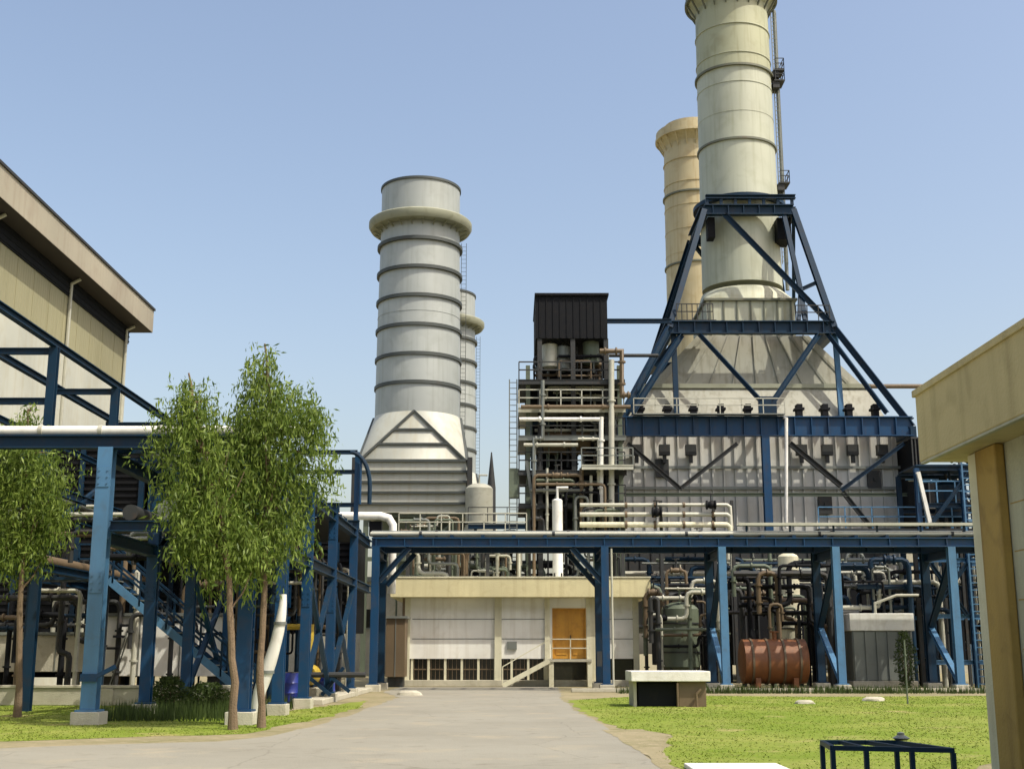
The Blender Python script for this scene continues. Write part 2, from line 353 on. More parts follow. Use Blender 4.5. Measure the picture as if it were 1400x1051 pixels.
# ---------------------------------------------------------------- silver exhaust stacks on the left
def sq_round(cx, cy, hw, z0, r, z1, n=48):
    lo = []; hi = []
    for j in range(n):
        a = j*2*math.pi/n; x, y = math.cos(a), math.sin(a)
        # each quarter of the round runs to one corner; edge midpoints reach the straight side
        sx = 1 if x >= -1e-9 else -1; sy = 1 if y >= -1e-9 else -1
        lo.append(V((cx+sx*hw, cy+sy*hw, z0))); hi.append(V((cx+r*x, cy+r*y, z1)))
    return lo, hi
def stack(cx, cy, label):
    Y = cy
    def z(py): return W(575, py, Y-3.1).z
    t = thing('exhaust_stack', label, 'stack', (cx, cy, 0), 'silver exhaust stacks in line')
    r = 3.14; zt = z(241); zc = z(293); zb = z(562)
    b = MB(); b.lathe([(r+.16, zb),(r+.12, z(450)),(r, zc),(r, zt),(r-.12, zt),(r-.12, zt-4.5),(.01, zt-4.6)], (cx, cy, 0), 64); b.build('shell', 'silver', t)
    b = MB(); b.ring((cx, cy, zt-.08), r-.1, r+.09, .2, 64); b.build('rim', 'silverdark', t)
    for py in (325, 364, 403, 443, 483, 522):
        zz = z(py); b = MB(); b.ring((cx, cy, zz), r-.05, r+.26, .26, 64); b.build('stiffener_ring', 'silverdark', t)
    for py in (424, 503):
        b = MB(); b.ring((cx, cy, z(py)), r-.02, r+.125, .02, 64); b.build('seam_band', 'silver', t)
    # gallery: flared ring platform with upstand
    b = MB(); b.lathe([(r+.02, zc-.42),(r+.35, zc-.5),(r+.8, zc-.42),(r+.98, zc-.15),(r+.98, zc+.2),(r+.85, zc+.32),(r+.02, zc+.3)], (cx, cy, 0), 64); gl = b.build('gallery', 'gallery', t)
    b = MB()
    for k in range(24):
        a = (k+.5)*math.pi/12; b.bar((cx+(r+.02)*math.cos(a), cy+(r+.02)*math.sin(a), zc-.75), (cx+(r+.6)*math.cos(a), cy+(r+.6)*math.sin(a), zc-.47), .05, .14)
    b.each('bracket', 'gallery', gl)
    # square to round transition
    hw = 3.95; z0 = z(632); n = 48
    m = MB(); cor = [V((cx+sx*hw, cy+sy*hw, z0)) for sx, sy in ((1,1),(-1,1),(-1,-1),(1,-1))]
    rr = r+.16; top = [V((cx+rr*math.cos(j*2*math.pi/n), cy+rr*math.sin(j*2*math.pi/n), zb)) for j in range(n)]
    fs = []
    for q in range(4):
        for j in range(q*n//4, (q+1)*n//4): fs.append((q, 4+(j+1)%n, 4+j) if False else (4+j, q, 4+(j+1) % n))
        fs.append((q, (q+1) % 4, 4+((q+1)*n//4) % n))
    m.add(cor+top, fs); m.build('transition_hood', 'cream_clad', t)
    for q in range(4):
        a = cor[q]; c = cor[(q+1) % 4]; ap = V((cx+rr*math.cos((q+1)*math.pi/2), cy+rr*math.sin((q+1)*math.pi/2), zb)); nrm = ((a+c)/2 - V((cx,cy,z0))).normalized()
        b = MB(); o = nrm*.06
        b.bar(a+o, ap+o, .2, .16); b.bar(c+o, ap+o, .2, .16)
        for f in (.33, .62): b.bar(a.lerp(ap, f)+o, c.lerp(ap, f)+o, .16, .16)
        b.bar(a+o, c+o, .2, .2)
        b.build('gable_brace', 'silverdark', t)
    zb2 = z(702)
    b = MB(); b.box(cx-hw, cx+hw, cy-hw, cy+hw, zb2, z0); b.build('plenum_box', 'cream_clad', t)
    for py in (647, 661, 675, 690):
        b = MB(); zz = z(py)
        for s_ in (-1, 1):
            b.box(cx-hw-.18, cx+hw+.18, cy+s_*(hw+.1)-.09, cy+s_*(hw+.1)+.09, zz-.09, zz+.09)
            b.box(cx+s_*(hw+.1)-.09, cx+s_*(hw+.1)+.09, cy-hw, cy+hw, zz-.12, zz+.12)
        b.build('box_stiffener', 'silverdark', t)
    b = MB()
    for sx in (-1, 1):
        b.bar((cx+sx*(hw+.3), cy-hw-.25, 0), (cx+sx*(hw+.3), cy-hw-.25, z0+.2), .36)
    b.each('corner_column', 'dark', t)
    # supports under the box
    zz = zb2
    for sx in (-1, 1):
        for sy in (-1, 1):
            b = MB(); b.ib((cx+sx*3.4, cy+sy*3.4, 0), (cx+sx*3.4, cy+sy*3.4, zz-.3), .35, .35); b.build('leg', 'green', t)
    b = MB()
    for sy in (-1, 1):
        b.box(cx-hw, cx+hw, cy+sy*3.4-.2, cy+sy*3.4+.2, zz-.32, zz-.003)
        b.bar((cx-3.4, cy+sy*3.4, zz-.4), (cx+.2, cy+sy*3.4, zz-3.2), .18); b.bar((cx+3.4, cy+sy*3.4, zz-.4), (cx-.2, cy+sy*3.4, zz-3.2), .18)
        b.box(cx-3.4, cx+3.4, cy+sy*3.4-.12, cy+sy*3.4+.12, zz-3.5, zz-3.2)
    b.each('support_beam', 'green', t)
    b = MB(); b.lathe([(2.2, zz-4.2),(3.3, zz-.33)], (cx, cy, 0), 32); b.build('inlet_cone', 'green', t)
    b = MB(); ladder(b, cx+r+.3, cy+1.6, z0, zc-.8, .4, .02); b.build('ladder', 'silverdark', t)
    return t
cX = W(573, 430, 95).x
st1 = stack(cX, 95, 'large silver banded exhaust stack on a square box, left of centre')
copy_tree(st1, None, (W(608, 470, 125.5).x, 125.5, 0), 'smaller looking silver stack half hidden behind the large banded one')

# ---------------------------------------------------------------- boiler stacks on the right
def boiler_stack(cx, cy, zlow, zring, ztop, bands, m1, m2, label, side):
    t = thing('boiler_stack', label, 'stack', (cx, cy, 0), 'tall round boiler stacks')
    r = 2.74; zs = bands[1]
    b = MB(); b.lathe([(r+.18, zlow),(r+.05, zs)], (cx, cy, 0), 64); b.build('lower_shell', m1, t)
    b = MB(); b.lathe([(r+.05, zs+.002),(r-.05, ztop),(r-.15, ztop),(r-.15, ztop-3),(.01, ztop-3.1)], (cx, cy, 0), 64); b.build('upper_shell', m2, t)
    for k in range(9):
        zz = zs-6+k*2.35
        if zz > zring-1.2: break
        b = MB(); b.ring((cx, cy, zz), r-.2, r+.10, .03, 64); b.build('weld_seam', m1, t)
    for zz in bands:
        b = MB(); b.ring((cx, cy, zz), r-.1, r+.22, .16, 64); b.build('band', 'band', t)
    b = MB(); b.lathe([(r-.04, zring-.9),(r+.1, zring-.6),(r+.72, zring),(r+.72, zring+.7),(r+.66, zring+.7),(r+.66, zring+.15),(r-.04, zring+.15)], (cx, cy, 0), 64); gl = b.build('gallery', m2, t)
    b = MB(); b.ring((cx, cy, zring-.05), r+.5, r+.8, .24, 64)
    for k in range(20):
        a = k*math.pi/10; b.bar((cx+(r)*math.cos(a), cy+(r)*math.sin(a), zring-1.3), (cx+(r+.65)*math.cos(a), cy+(r+.65)*math.sin(a), zring-.15), .08, .14)
    b.each('bracket', 'band' if side else m2, gl)
    if side:
        lx = cx+r+.45; b = MB(); b.path([(lx+.1,cy-.2,zlow),(lx+.1,cy-.2,zring-.7)], .14, 10); b.build('conduit', 'grey', t); b = MB(); ladder(b, lx, cy-.3, zlow+2, zring-.9, .4, .03)
        for k in range(0):
            b.ring((lx+.05, cy-.7, zlow+3.4+k), .42, .46, .06, 12)
        for k in range(0):
            a = k*math.pi/2+.6; b.bar((lx+.05+.44*math.cos(a), cy-.7+.44*math.sin(a), zlow+3), (lx+.05+.44*math.cos(a), cy-.7+.44*math.sin(a), zring-1.2), .05)
        b.build('ladder', 'grey', t)
        for zz in (bands[1]+.4, bands[0]+5.4, bands[0]-3.0+.2):
            b = MB(); b.box(lx-.3, lx+.5, cy-1.0, cy+.4, zz, zz+.1); handrail(b, [(lx-.2, cy-.95, zz+.1),(lx+.47, cy-.95, zz+.1),(lx+.47, cy+.35, zz+.1)], .9, .8); b.box(lx-.4, lx+.1, cy-.9, cy+.2, zz-.5, zz-.003)
            b.build('rest_platform', 'dark', t)
    return t
BX = 16.95; BY = 88
boiler_stack(BX, BY, W(1010,398,BY).z, W(1005,-22,BY-3).z, W(1005,-110,BY).z,
    [W(1010,187,BY-3).z, W(1005,86,BY-3).z], 'stackgreen', 'stackolive', 'tall pale green boiler stack rising from the navy trestle', True)
B2 = W(949, 300, 114)
boiler_stack(B2.x, 114, 8, W(949,176,111).z, W(949,158,111).z, [W(949,355,111).z, W(949,258,111).z], 'stacktan', 'stacktan', 'tan boiler stack standing behind the pale green one', False)

# ---------------------------------------------------------------- boiler casing
ZL = W(1040,583,80).z; ZM = W(1030,448,82.5).z; ZT = W(1030,290,85).z
def rect(cx, cy, hx, hy, z): return [V((cx-hx,cy-hy,z)),V((cx+hx,cy-hy,z)),V((cx+hx,cy+hy,z)),V((cx-hx,cy+hy,z))]
def boiler():
    t = thing('boiler_casing', 'big grey boiler casing tapering up to the tall stack inside the navy trestle', 'boiler', (BX, 91, 0))
    cy = 91; hy = 9.2; HX = 9.3; cxx = 16.3
    b = MB(); b.box(cxx-HX, cxx+HX, cy-hy, cy+hy, 3.2, ZL); lo = b.build('lower_casing', 'casing', t)
    b = MB()
    for k in range(25):
        x = cxx-HX+.3+k*(2*HX-.6)/24; b.box(x-.05, x+.05, cy-hy-.14, cy-hy-.003, 3.3, ZL-.05)
    for k in range(24):
        y = cy-hy+.3+k*(2*hy-.6)/23; b.box(cxx-HX-.14, cxx-HX-.003, y-.05, y+.05, 3.3, ZL-.05)
    b.build('stiffeners', 'casing', lo)
    b = MB()
    for zz in (W(900,668,82).z, W(900,640,82).z): b.box(cxx-HX-.1, cxx+HX+.1, cy-hy-.26, cy-hy-.145, zz-.09, zz+.09)
    b.build('buckstay', 'grey', lo)
    zm = W(1030,522,81.5).z
    b = MB(); b.loop([rect(cxx, cy, HX-.1, hy-.1, ZL+.002), rect(BX-.1, cy-.5, 7.6, 6.9, zm)]); b.build('lower_hood', 'hood', t)
    b = MB(); b.loop([rect(BX-.1, cy-.5, 7.75, 7.05, zm+.003), rect(BX-.1, cy-.5, 7.75, 7.05, zm+.3)]); b.build('ledge', 'gallery', t)
    b = MB(); b.loop([rect(BX-.1, cy-.5, 7.3, 6.6, zm+.304), rect(BX-.1, BY, 3.9, 3.7, ZM-.1)]); h = b.build('upper_hood', 'hood', t)
    b = MB()
    A = rect(BX-.1, cy-.5, 7.32, 6.62, zm+.31); T = rect(BX-.1, BY, 3.92, 3.72, ZM-.1)
    for f in np.linspace(.06, .94, 9): b.bar(A[0].lerp(A[1], f), T[0].lerp(T[1], f), .1, .16)
    b.build('hood_rib', 'hood', h)
    ztb = W(1015,392,84.5).z
    b = MB(); b.box(BX-.1-3.1, BX-.1+3.1, BY-3.3, BY+3.3, ZM-.098, ztb-.8); db = b.build('duct_box', 'casing2', t)
    b = MB()
    for zz in (ZM+.9, ztb-.9): b.box(BX-.1-3.3, BX-.1+3.3, BY-3.5, BY+3.5, zz-.08, zz+.08)
    for k in range(7): x = BX-2.95+k*.95; b.box(x-.05, x+.05, BY-3.4, BY-3.305, ZM, ztb-1)
    b.build('duct_stiffener', 'band', db)
    # square to round collar
    m = MB(); n = 48; hw = 3.1; z0 = ztb-.8; z1 = ztb+.3
    cor = [V((BX-.1+sx*hw, BY+sy*hw, z0)) for sx, sy in ((1,1),(-1,1),(-1,-1),(1,-1))]
    top = [V((BX+3.0*math.cos(j*2*math.pi/n), BY+3.0*math.sin(j*2*math.pi/n), z1)) for j in range(n)]; fs = []
    for q in range(4):
        for j in range(q*n//4, (q+1)*n//4): fs.append((4+j, q, 4+(j+1) % n))
        fs.append((q, (q+1) % 4, 4+((q+1)*n//4) % n))
    m.add(cor+top, fs); m.build('collar', 'casing2', t)
    # spring supports above and below the girder
    for px in (875, 912, 948, 985, 1022, 1092, 1127, 1160, 1196):
        p = W(px, 560, 81.5)
        b = MB(); b.box(p.x-.18, p.x+.18, p.y-.35, p.y+.35, ZL+.55, ZL+1.75); b.box(p.x-.3, p.x+.3, p.y-.4, p.y+.4, ZL+1.35, ZL+1.5); b.build('spring_support', 'black', t)
    for px in (870, 908, 944, 1095, 1130, 1165, 1205):
        p = W(px, 606, 81.3)
        b = MB(); b.box(p.x-.35, p.x+.35, p.y-.25, p.y+.2, ZL-1.7, ZL-1.0); b.box(p.x-.12, p.x+.12, p.y-.1, p.y+.1, ZL-2.2, ZL-1.7); b.build('hanger_box', 'dark', t)
    # inspection doors and pipe stubs on the front
    for px, py in ((1128,690),(1195,655),(905,640)):
        p = W(px, py, 81.6); b = MB(); b.box(p.x-.45, p.x+.45, 81.5, 81.66, p.z-.6, p.z+.6); b.box(p.x-.06, p.x+.1, 81.4, 81.5, p.z-.1, p.z+.1); b.build('hatch', 'dark', t)
boiler()

def trestle():
    t = thing('steel_trestle', 'navy steel trestle framing the tall pale green stack', 'steel frame', (BX, 88, 0))
    cxx = 16.5
    LV = [ (ZT, 17.0, 3.2, 84.6, 91.4), (ZM, 16.45, 5.65, 82.5, 95), (ZL, 16.5, 9.65, 80, 102), (0, 16.5, 9.65, 80, 102) ]
    def c(l, sx, sy): z, x, h, y0, y1 = LV[l]; return V((x+sx*h, y0 if sy < 0 else y1, z))
    for sx in (-1, 1):
        for sy in (-1, 1):
            for l in (0, 1, 2):
                b = MB(); b.ib(c(l,sx,sy), c(l+1,sx,sy), .38, .42, .05); b.build('leg', 'navy', t)
    for l, dep in ((0, .75), (1, .9), (2, 1.3)):
        for sy in (-1, 1):
            b = MB(); a, e = c(l,-1,sy), c(l,1,sy); b.ib(a, e, .5, dep, .07)
            for k in range(int((e-a).length/1.1)): p = a+V((.6+k*1.1,0,0)); b.box(p.x-.03, p.x+.03, p.y-.22, p.y+.22, p.z-dep/2+.075, p.z+dep/2-.075)
            b.build('girder', 'navy' if l < 2 else 'blue', t)
        for sx in (-1, 1):
            b = MB(); a, e = c(l,sx,-1)+V((0,.28,0)), c(l,sx,1)-V((0,.28,0)); b.ib(a, e, .5, dep, .07); b.build('girder', 'navy', t)
    # upper cap frame
    b = MB(); z, x, h, y0, y1 = LV[0]
    b.ib((x-h+.1, y0-.1, z+.95), (x+h+.15, y0-.1, z+.95), .4, .3, .05)
    for xx in np.linspace(x-h+.2, x+h-.1, 7): b.box(xx-.1, xx+.1, y0-.2, y0, z+.38, z+.8)
    b.ring((BX, BY, z+1.25), 2.9, 3.4, .3, 48); b.build('cap_frame', 'navy', t)
    b = MB(); b.box(x+h-1.1, x+h-.1, y0+.5, y0+2.4, z-2.0, z-.38); b.build('bearing_block', 'black', t)
    b = MB(); b.box(x-h+.3, x-h+.8, y0+.4, y0+1.4, z-1.9, z-.38); b.build('bearing_block', 'black', t)
    def br(p, q, s_=.3, m='navy'):
        b = MB(); b.ib(p, q, s_, s_, .04); b.build('brace', m, t)
    # upper bay diagonals, front, back and right faces
    TL, TR, ML, MR = c(0,-1,-1), c(0,1,-1), c(1,-1,-1), c(1,1,-1)
    br(TL.lerp(TR,.22)+V((0,-.06,-.3)), MR+V((-.3,-.1,.3)), .38)
    nd = TL.lerp(TR,.22).lerp(MR,.70)
    br(nd+V((0,0,.1)), TR.lerp(MR,.62), .26)
    br(nd+V((0,0,-.1)), MR+V((-2.4,0,.5)), .24)
    br(TR+V((-.7,0,-.4)), nd+V((.05,0,0)), .3); br(nd+V((.05,0,-.2)), V((nd.x+.1, MR.y, ZM+.5)), .3)
    br(c(0,-1,1), c(1,1,1), .26); br(c(0,1,-1), c(1,1,1), .24); br(c(0,-1,-1)+V((.0,.4,0)), c(1,-1,1), .24)
    # middle bay: V to the centre of the lower girder, short outer struts
    LC = (c(2,-1,-1)+c(2,1,-1))/2 + V((.25,0,1.7))
    br(ML.lerp(MR,.18)+V((0,-.1,-.5)), LC+V((-.4,0,0)), .28, 'navy'); br(ML.lerp(MR,.9)+V((0,-.1,-.5)), LC+V((.4,0,0)), .28)
    b = MB(); b.box(LC.x-.6, LC.x+.6, LC.y-.06, LC.y+.06, LC.z-1.0, LC.z+.3); b.build('gusset', 'navy', t)
    br(MR+V((-.5,0,-.4)), c(2,1,-1)+V((-1.6,0,.9)), .28)
    b = MB(); b.ib(MR+V((.1,.3,-.4)), V((MR.x+.1, 82.3, ZL+.7)), .34, .3, .04); b.build('post', 'pale_blue', t)
    b = MB(); b.ib(ML+V((.3,.3,-.4)), V((ML.x+.3, 82.3, ZL+.7)), .34, .3, .04); b.build('post', 'navy', t)
    br(ML+V((.8,0,-.5)), c(2,-1,-1)+V((1.0,0,.9)), .34)
    br(ML+V((.9,.2,-.3)), ML+V((-1.0,.5,-2.6)), .3)
    # lower bay
    CB = (c(2,-1,-1)+c(2,1,-1))/2
    b = MB(); b.ib(CB+V((0,0,-.66)), V((CB.x, CB.y, 0)), .5, .5, .05); b.build('column', 'blue', t)
    zz = W(930,672,80).z
    def P(px, py): q = W(px, py, 80); return q
    br(P(858,606), P(930,668), .26, 'dark'); br(P(930,668), P(1008,606), .26, 'dark')
    br(P(1080,606), P(1150,664), .32, 'dark'); br(P(1150,670), P(1236,606), .24, 'navy'); br(P(1152,672), P(1192,722), .26, 'dark')
    b = MB(); b.ib(P(850,676), P(1240,676), .22, .22, .03); b.build('tie_beam', 'green', t)
    # walkway along the girder on the left half
    w0 = P(865, 566); w1 = P(1070, 566); zt = ZL+.66
    b = MB(); b.box(w0.x, w1.x, 79.2, 79.74, zt, zt+.07); wk = b.build('walkway', 'grey', t)
    b = MB(); handrail(b, [(w0.x, 79.25, zt+.07), (w1.x, 79.25, zt+.07)], 1.0, 1.5, .03); b.build('handrail', 'lag', wk)
    b = MB(); zz0 = ZM+.46; handrail(b, [(ML.x+.5, 82.4, zz0), (ML.x+3.0, 82.4, zz0)], 1.2, .35, .03); b.box(ML.x+.3, ML.x+3.2, 82.3, 83.6, zz0-.003, zz0+.06); b.build('platform', 'dark', t)
    b = MB(); handrail(b, [(MR.x-2.6, 82.4, zz0), (MR.x-.3, 82.4, zz0)], 1.1, .8, .03); b.build('handrail', 'dark', t)
trestle()
# white riser pipe in front of the boiler
q0 = W(1075, 722, 79.4); q1 = W(1075, 572, 79.4)
b = MB(); b.path([q0, q1, q1+V((0,1.4,.3))], .1); tag(b.build('riser_pipe', 'whitep'), 'thin white riser pipe up the front of the boiler', 'pipe')
# long pipe from the hood towards the right border
a = W(1190, 528, 86); e = W(1345, 528, 86); b = MB(); b.path([a, e+V((12,0,0))], .16)
tag(b.build('header_pipe', 'brownp'), 'brown header pipe leaving the boiler hood towards the right', 'pipe')

# ---------------------------------------------------------------- generic plant items
def htank(name, label, cx, cy, cz, r, L, m, cat='tank', dk=.32, saddle='dark', bands=2, axis='x', nozzle=True, bandm=None):
    t = thing(name, label, cat, (cx, cy, 0))
    h = L/2; d = r*dk
    prof = [(.01,-h-d),(r*.5,-h-d*.82),(r*.85,-h-d*.4),(r,-h),(r,h),(r*.85,h+d*.4),(r*.5,h+d*.82),(.01,h+d)]
    b = MB(); b.lathe(prof, (cx, cy, cz), 36, axis); b.build('vessel', m, t)
    for k in range(bands):
        o = -h+(k+.5)*L/bands; c = (cx+o, cy, cz) if axis == 'x' else (cx, cy+o, cz)
        b = MB(); b.ring(c, r-.02, r+.05, .1, 36, axis); b.build('band', bandm or m, t)
    for s_ in (-1, 1):
        b = MB()
        if axis == 'x': b.box(cx+s_*h*.6-.12, cx+s_*h*.6+.12, cy-r*.75, cy+r*.75, 0, cz-r*.72)
        else: b.box(cx-r*.75, cx+r*.75, cy+s_*h*.6-.12, cy+s_*h*.6+.12, 0, cz-r*.72)
        b.build('saddle', saddle, t)
    if nozzle:
        b = MB(); b.lathe([(.12, 0),(.12,.35),(.22,.35),(.22,.42),(.01,.42)], (cx+.1, cy, cz+r-.04), 16); b.build('nozzle', m, t)
    return t
def vvessel(name, label, cx, cy, z0, z1, r, m, cat='vessel', bands=2, legs=True):
    t = thing(name, label, cat, (cx, cy, 0)); d = r*.4
    b = MB(); b.lathe([(.01,z0-d),(r*.6,z0-d*.75),(r,z0),(r,z1),(r*.85,z1+d*.45),(r*.5,z1+d*.85),(.01,z1+d)], (cx,cy,0), 32); b.build('vessel', m, t)
    for k in range(bands):
        z = z0+(k+.5)*(z1-z0)/bands; b = MB(); b.ring((cx,cy,z), r-.02, r+.05, .08, 32); b.build('band', 'dark', t)
    if legs and z0 > .5:
        for k in range(4):
            a = k*math.pi/2+.78; b = MB(); b.bar((cx+r*.85*math.cos(a), cy+r*.85*math.sin(a), 0), (cx+r*.85*math.cos(a), cy+r*.85*math.sin(a), z0+.3), .14); b.build('leg', 'dark', t)
    b = MB(); b.path([(cx,cy,z1+d-.05),(cx,cy,z1+d+.6),(cx+.6,cy,z1+d+.6)], .07, 8); b.build('nozzle', m, t)
    return t
def valve(p, r, m, par, axis='x'):
    b = MB(); p = V(p)
    b.lathe([(r*1.9,-.28),(r*1.9,-.2),(r*1.2,-.2),(r*1.7,0),(r*1.2,.2),(r*1.9,.2),(r*1.9,.28)], p, 14, axis); o = b.build('valve', m, par)
    b = MB(); b.path([p+V((0,0,r)), p+V((0,0,r+.5))], .04, 6); b.ring(p+V((0,0,r+.5)), .14, .2, .04, 14); b.build('handwheel', 'dark', o)
def pipework(name, label, xr, yr, zr, n, seed, mats, rr=(.06,.16), cat='pipework', vert=.5, valves=3, ground=True):
    rnd = random.Random(seed); t = thing(name, label, cat, ((xr[0]+xr[1])/2, (yr[0]+yr[1])/2, 0))
    def bend(pts, k):      # chamfer corners so that elbows read as bends
        out = [pts[0]]
        for a, p, c in zip(pts[:-2], pts[1:-1], pts[2:]):
            u = (a-p); v_ = (c-p); e = min(k, u.length*.45, v_.length*.45); u.normalize(); v_.normalize()
            out += [p+u*e, p+u*e*.3+v_*e*.3, p+v_*e]
        return out+[pts[-1]]
    for i in range(n):
        r = rnd.uniform(*rr)*.72; m = rnd.choice(mats); y = yr[0]+(yr[1]-yr[0])*(i+.5)/n
        if rnd.random() < vert:
            x = rnd.uniform(*xr); z = rnd.uniform(zr[0]+.3*(zr[1]-zr[0]), zr[1]); x2 = min(xr[1], max(xr[0], x+rnd.choice((-1,1))*rnd.uniform(.6, .5*(xr[1]-xr[0]))))
            zb = rnd.uniform(zr[0], z-.3)
            pts = [V((x,y,0 if ground else zr[0])), V((x,y,z)), V((x2,y,z)), V((x2,y,zb))]
        else:
            x = xr[0]+rnd.random()*.3*(xr[1]-xr[0]); x2 = xr[1]-rnd.random()*.3*(xr[1]-xr[0]); z = rnd.uniform(*zr); z2 = rnd.uniform(*zr); xm = rnd.uniform(x+.3, x2-.2)
            pts = [V((x,y,z)), V((xm,y,z)), V((xm,y,z2)), V((x2,y,z2)), V((x2,y,0 if ground else zr[0]))]
            if abs(z-z2) < .4: pts = [pts[0], V((x2,y,z)), pts[-1]]
            if pts[-1].z > pts[-2].z-.1: pts = pts[:-1]
        b = MB(); b.path(bend(pts, r*2.5), r, 10); o = b.build('pipe', m, t)
        bb = MB()
        for a, c in zip(pts[:-1], pts[1:]):
            dd = c-a; L = dd.length
            if L < .8: continue
            ax = 'x' if abs(dd.x) > .5*L else 'z' if abs(dd.z) > .5*L else 'y'
            for f in ((.3, .72) if L > 2 else (.5,)): bb.ring(a.lerp(c, f), r*.9, r*1.6, .07, 12, ax)
        if bb.v: bb.each('flange', m, o)
        if valves > 0 and rnd.random() < .5:
            a, c = pts[1], pts[2]
            if abs((c-a).x) > .8: valve(a.lerp(c,.5), r, m, t); valves -= 1
    return t

# ---------------------------------------------------------------- pipe racks
def column(x, y, z, m, par, w_=.34, ped=True):
    b = MB(); b.ib((x,y,.35 if ped else 0), (x,y,z), w_, w_, .045, up=(0,1,0))
    b.box(x-w_*.75, x+w_*.75, y-w_*.75, y+w_*.75, .3, .345)
    for zz in (z*.33, z*.66): b.box(x-w_*.52, x+w_*.52, y-w_*.1, y+w_*.1, zz, zz+.05)
    o = b.build('column', m, par)
    if y < 46:
        b = MB()
        for zz in (z*.5, z-.75):
            b.box(x-w_*.42, x+w_*.42, y-w_/2-.02, y-w_/2-.001, zz-.25, zz+.25)
            for i in (-1,1):
                for j in (-1,0,1): b.lathe([(.022,0),(.022,-.02),(.01,-.021)], (x+i*w_*.28, y-w_/2-.02, zz+j*.16), 6, 'y')
        b.each('splice_plate', m, o)
    if ped: b = MB(); b.box(x-w_*.95, x+w_*.95, y-w_*.95, y+w_*.95, -.05, .3); b.build('pedestal', 'concrete', par, bevel=.02)
    return o
RY0, RY1, RZ = 57.0, 60.6, W(700, 741, 57).z
def main_rack():
    t = thing('pipe_rack', 'long blue pipe rack crossing behind the road and lawn', 'pipe rack', (7, 58.8, 0))
    cx = [W(p, 850, RY0).x for p in (512, 828, 990, 1147, 1307)] + [W(1307,850,RY0).x+5.4]
    for i, x in enumerate(cx):
        fm = 'blue' if i < 2 else 'pale_blue'
        column(x, RY0, RZ-.2, fm, t, .34); column(x-.05, RY1, RZ-.2, 'navy', t, .36)
        b = MB(); b.ib((x, RY0+.2, RZ-.45), (x, RY1-.2, RZ-.45), .3, .4, .04); b.build('cross_beam', 'navy', t)
        if i >= 2:
            b = MB(); b.ib((x,RY0+.22,RZ-.9), (x-.02,RY1-.25,RZ*.44), .24, .24, .04); b.build('brace', 'navy', t)
            b = MB(); b.ib((x-.02,RY1-.25,RZ*.42), (x,RY0+.2,.5), .24, .24, .04); b.build('brace', 'pale_blue', t)
    for y in (RY0, RY1):
        b = MB(); b.ib((cx[0]-.2, y, RZ), (cx[-1]+8, y, RZ), .34, .42, .05)
        for k in range(24): b.box(cx[0]+k*1.3-.02, cx[0]+k*1.3+.02, y-.15, y+.15, RZ-.15, RZ+.15)
        b.build('longitudinal_beam', 'navy' if y == RY1 else 'blue', t)
        for (x, s_) in ((cx[0], 1), (cx[1], -1), (cx[1], 1)):
            if s_ == 1 and x == cx[1]: continue
            b = MB(); b.ib((x+s_*.15, y, RZ-1.75), (x+s_*1.5, y, RZ-.25), .24, .24, .04); b.build('knee_brace', 'navy', t)
    b = MB()
    for k in range(20): x = cx[0]+.6+k*1.42; b.box(x-.08, x+.08, RY0-.1, RY1+.1, RZ+.214, RZ+.32)
    b.each('sleeper', 'navy', t)
    # right-hand junction box and conduit on the central column
    x = cx[1]; b = MB(); b.path([(x+.3, RY0-.1, .2), (x+.3, RY0-.1, RZ-.3)], .05, 8); b.build('conduit', 'lag', t)
    b = MB(); b.box(x-.42, x-.2, RY0-.25, RY0-.02, 1.1, 1.75); b.build('junction_box', 'dark', t)
    return cx
CX = main_rack()
xs0, xs1 = CX[0]-.3, CX[-1]+8
PZ = RZ+.32
for i, (y, r, m, lab) in enumerate([(57.25,.09,'lag','thin pale pipe on the front edge of the long blue rack'),(57.75,.14,'grey','grey lagged pipe second from the front on the long blue rack'),
        (58.3,.10,'green','green pipe lying mid width on the long blue rack'),(58.9,.17,'lag','thickest pale lagged pipe on the long blue rack'),
        (59.5,.12,'brownp','brown pipe towards the rear of the long blue rack'),(60.2,.16,'grey','grey pipe at the rear edge of the long blue rack')]):
    t = thing('rack_pipe', lab, 'pipe', ((xs0+xs1)/2, y, PZ), 'pipes on the long blue rack')
    b = MB(); b.path([(xs0, y, PZ+r), (xs1, y, PZ+r)], r, 12); b.build('pipe', m, t)
    b = MB()
    for k in range(5): b.ring((xs0+2.3+i*.7+k*6.1, y, PZ+r), r*.9, r*1.22, .12, 14, 'x')
    b.each('joint_band', 'dark', t)
# cable tray with handrail above the right half
t = thing('cable_tray', 'pale cable tray raised on stubs above the long blue rack', 'cable tray', (10, 57.3, PZ))
b = MB(); x0, x1 = W(1010,720,57).x, W(1345,720,57).x+3; zz = W(1100,716,57).z
b.box(x0, x1, 57.0, 57.04, zz-.06, zz+.06); b.box(x0, x1, 57.5, 57.54, zz-.06, zz+.06); b.box(x0, x1, 57.045, 57.495, zz-.05, zz-.02); b.build('tray', 'lag', t)
b = MB()
for k in range(7): x = x0+.4+k*2.0; b.bar((x,57.27,PZ), (x,57.27,zz-.055), .08)
b.each('stub', 'navy', t)

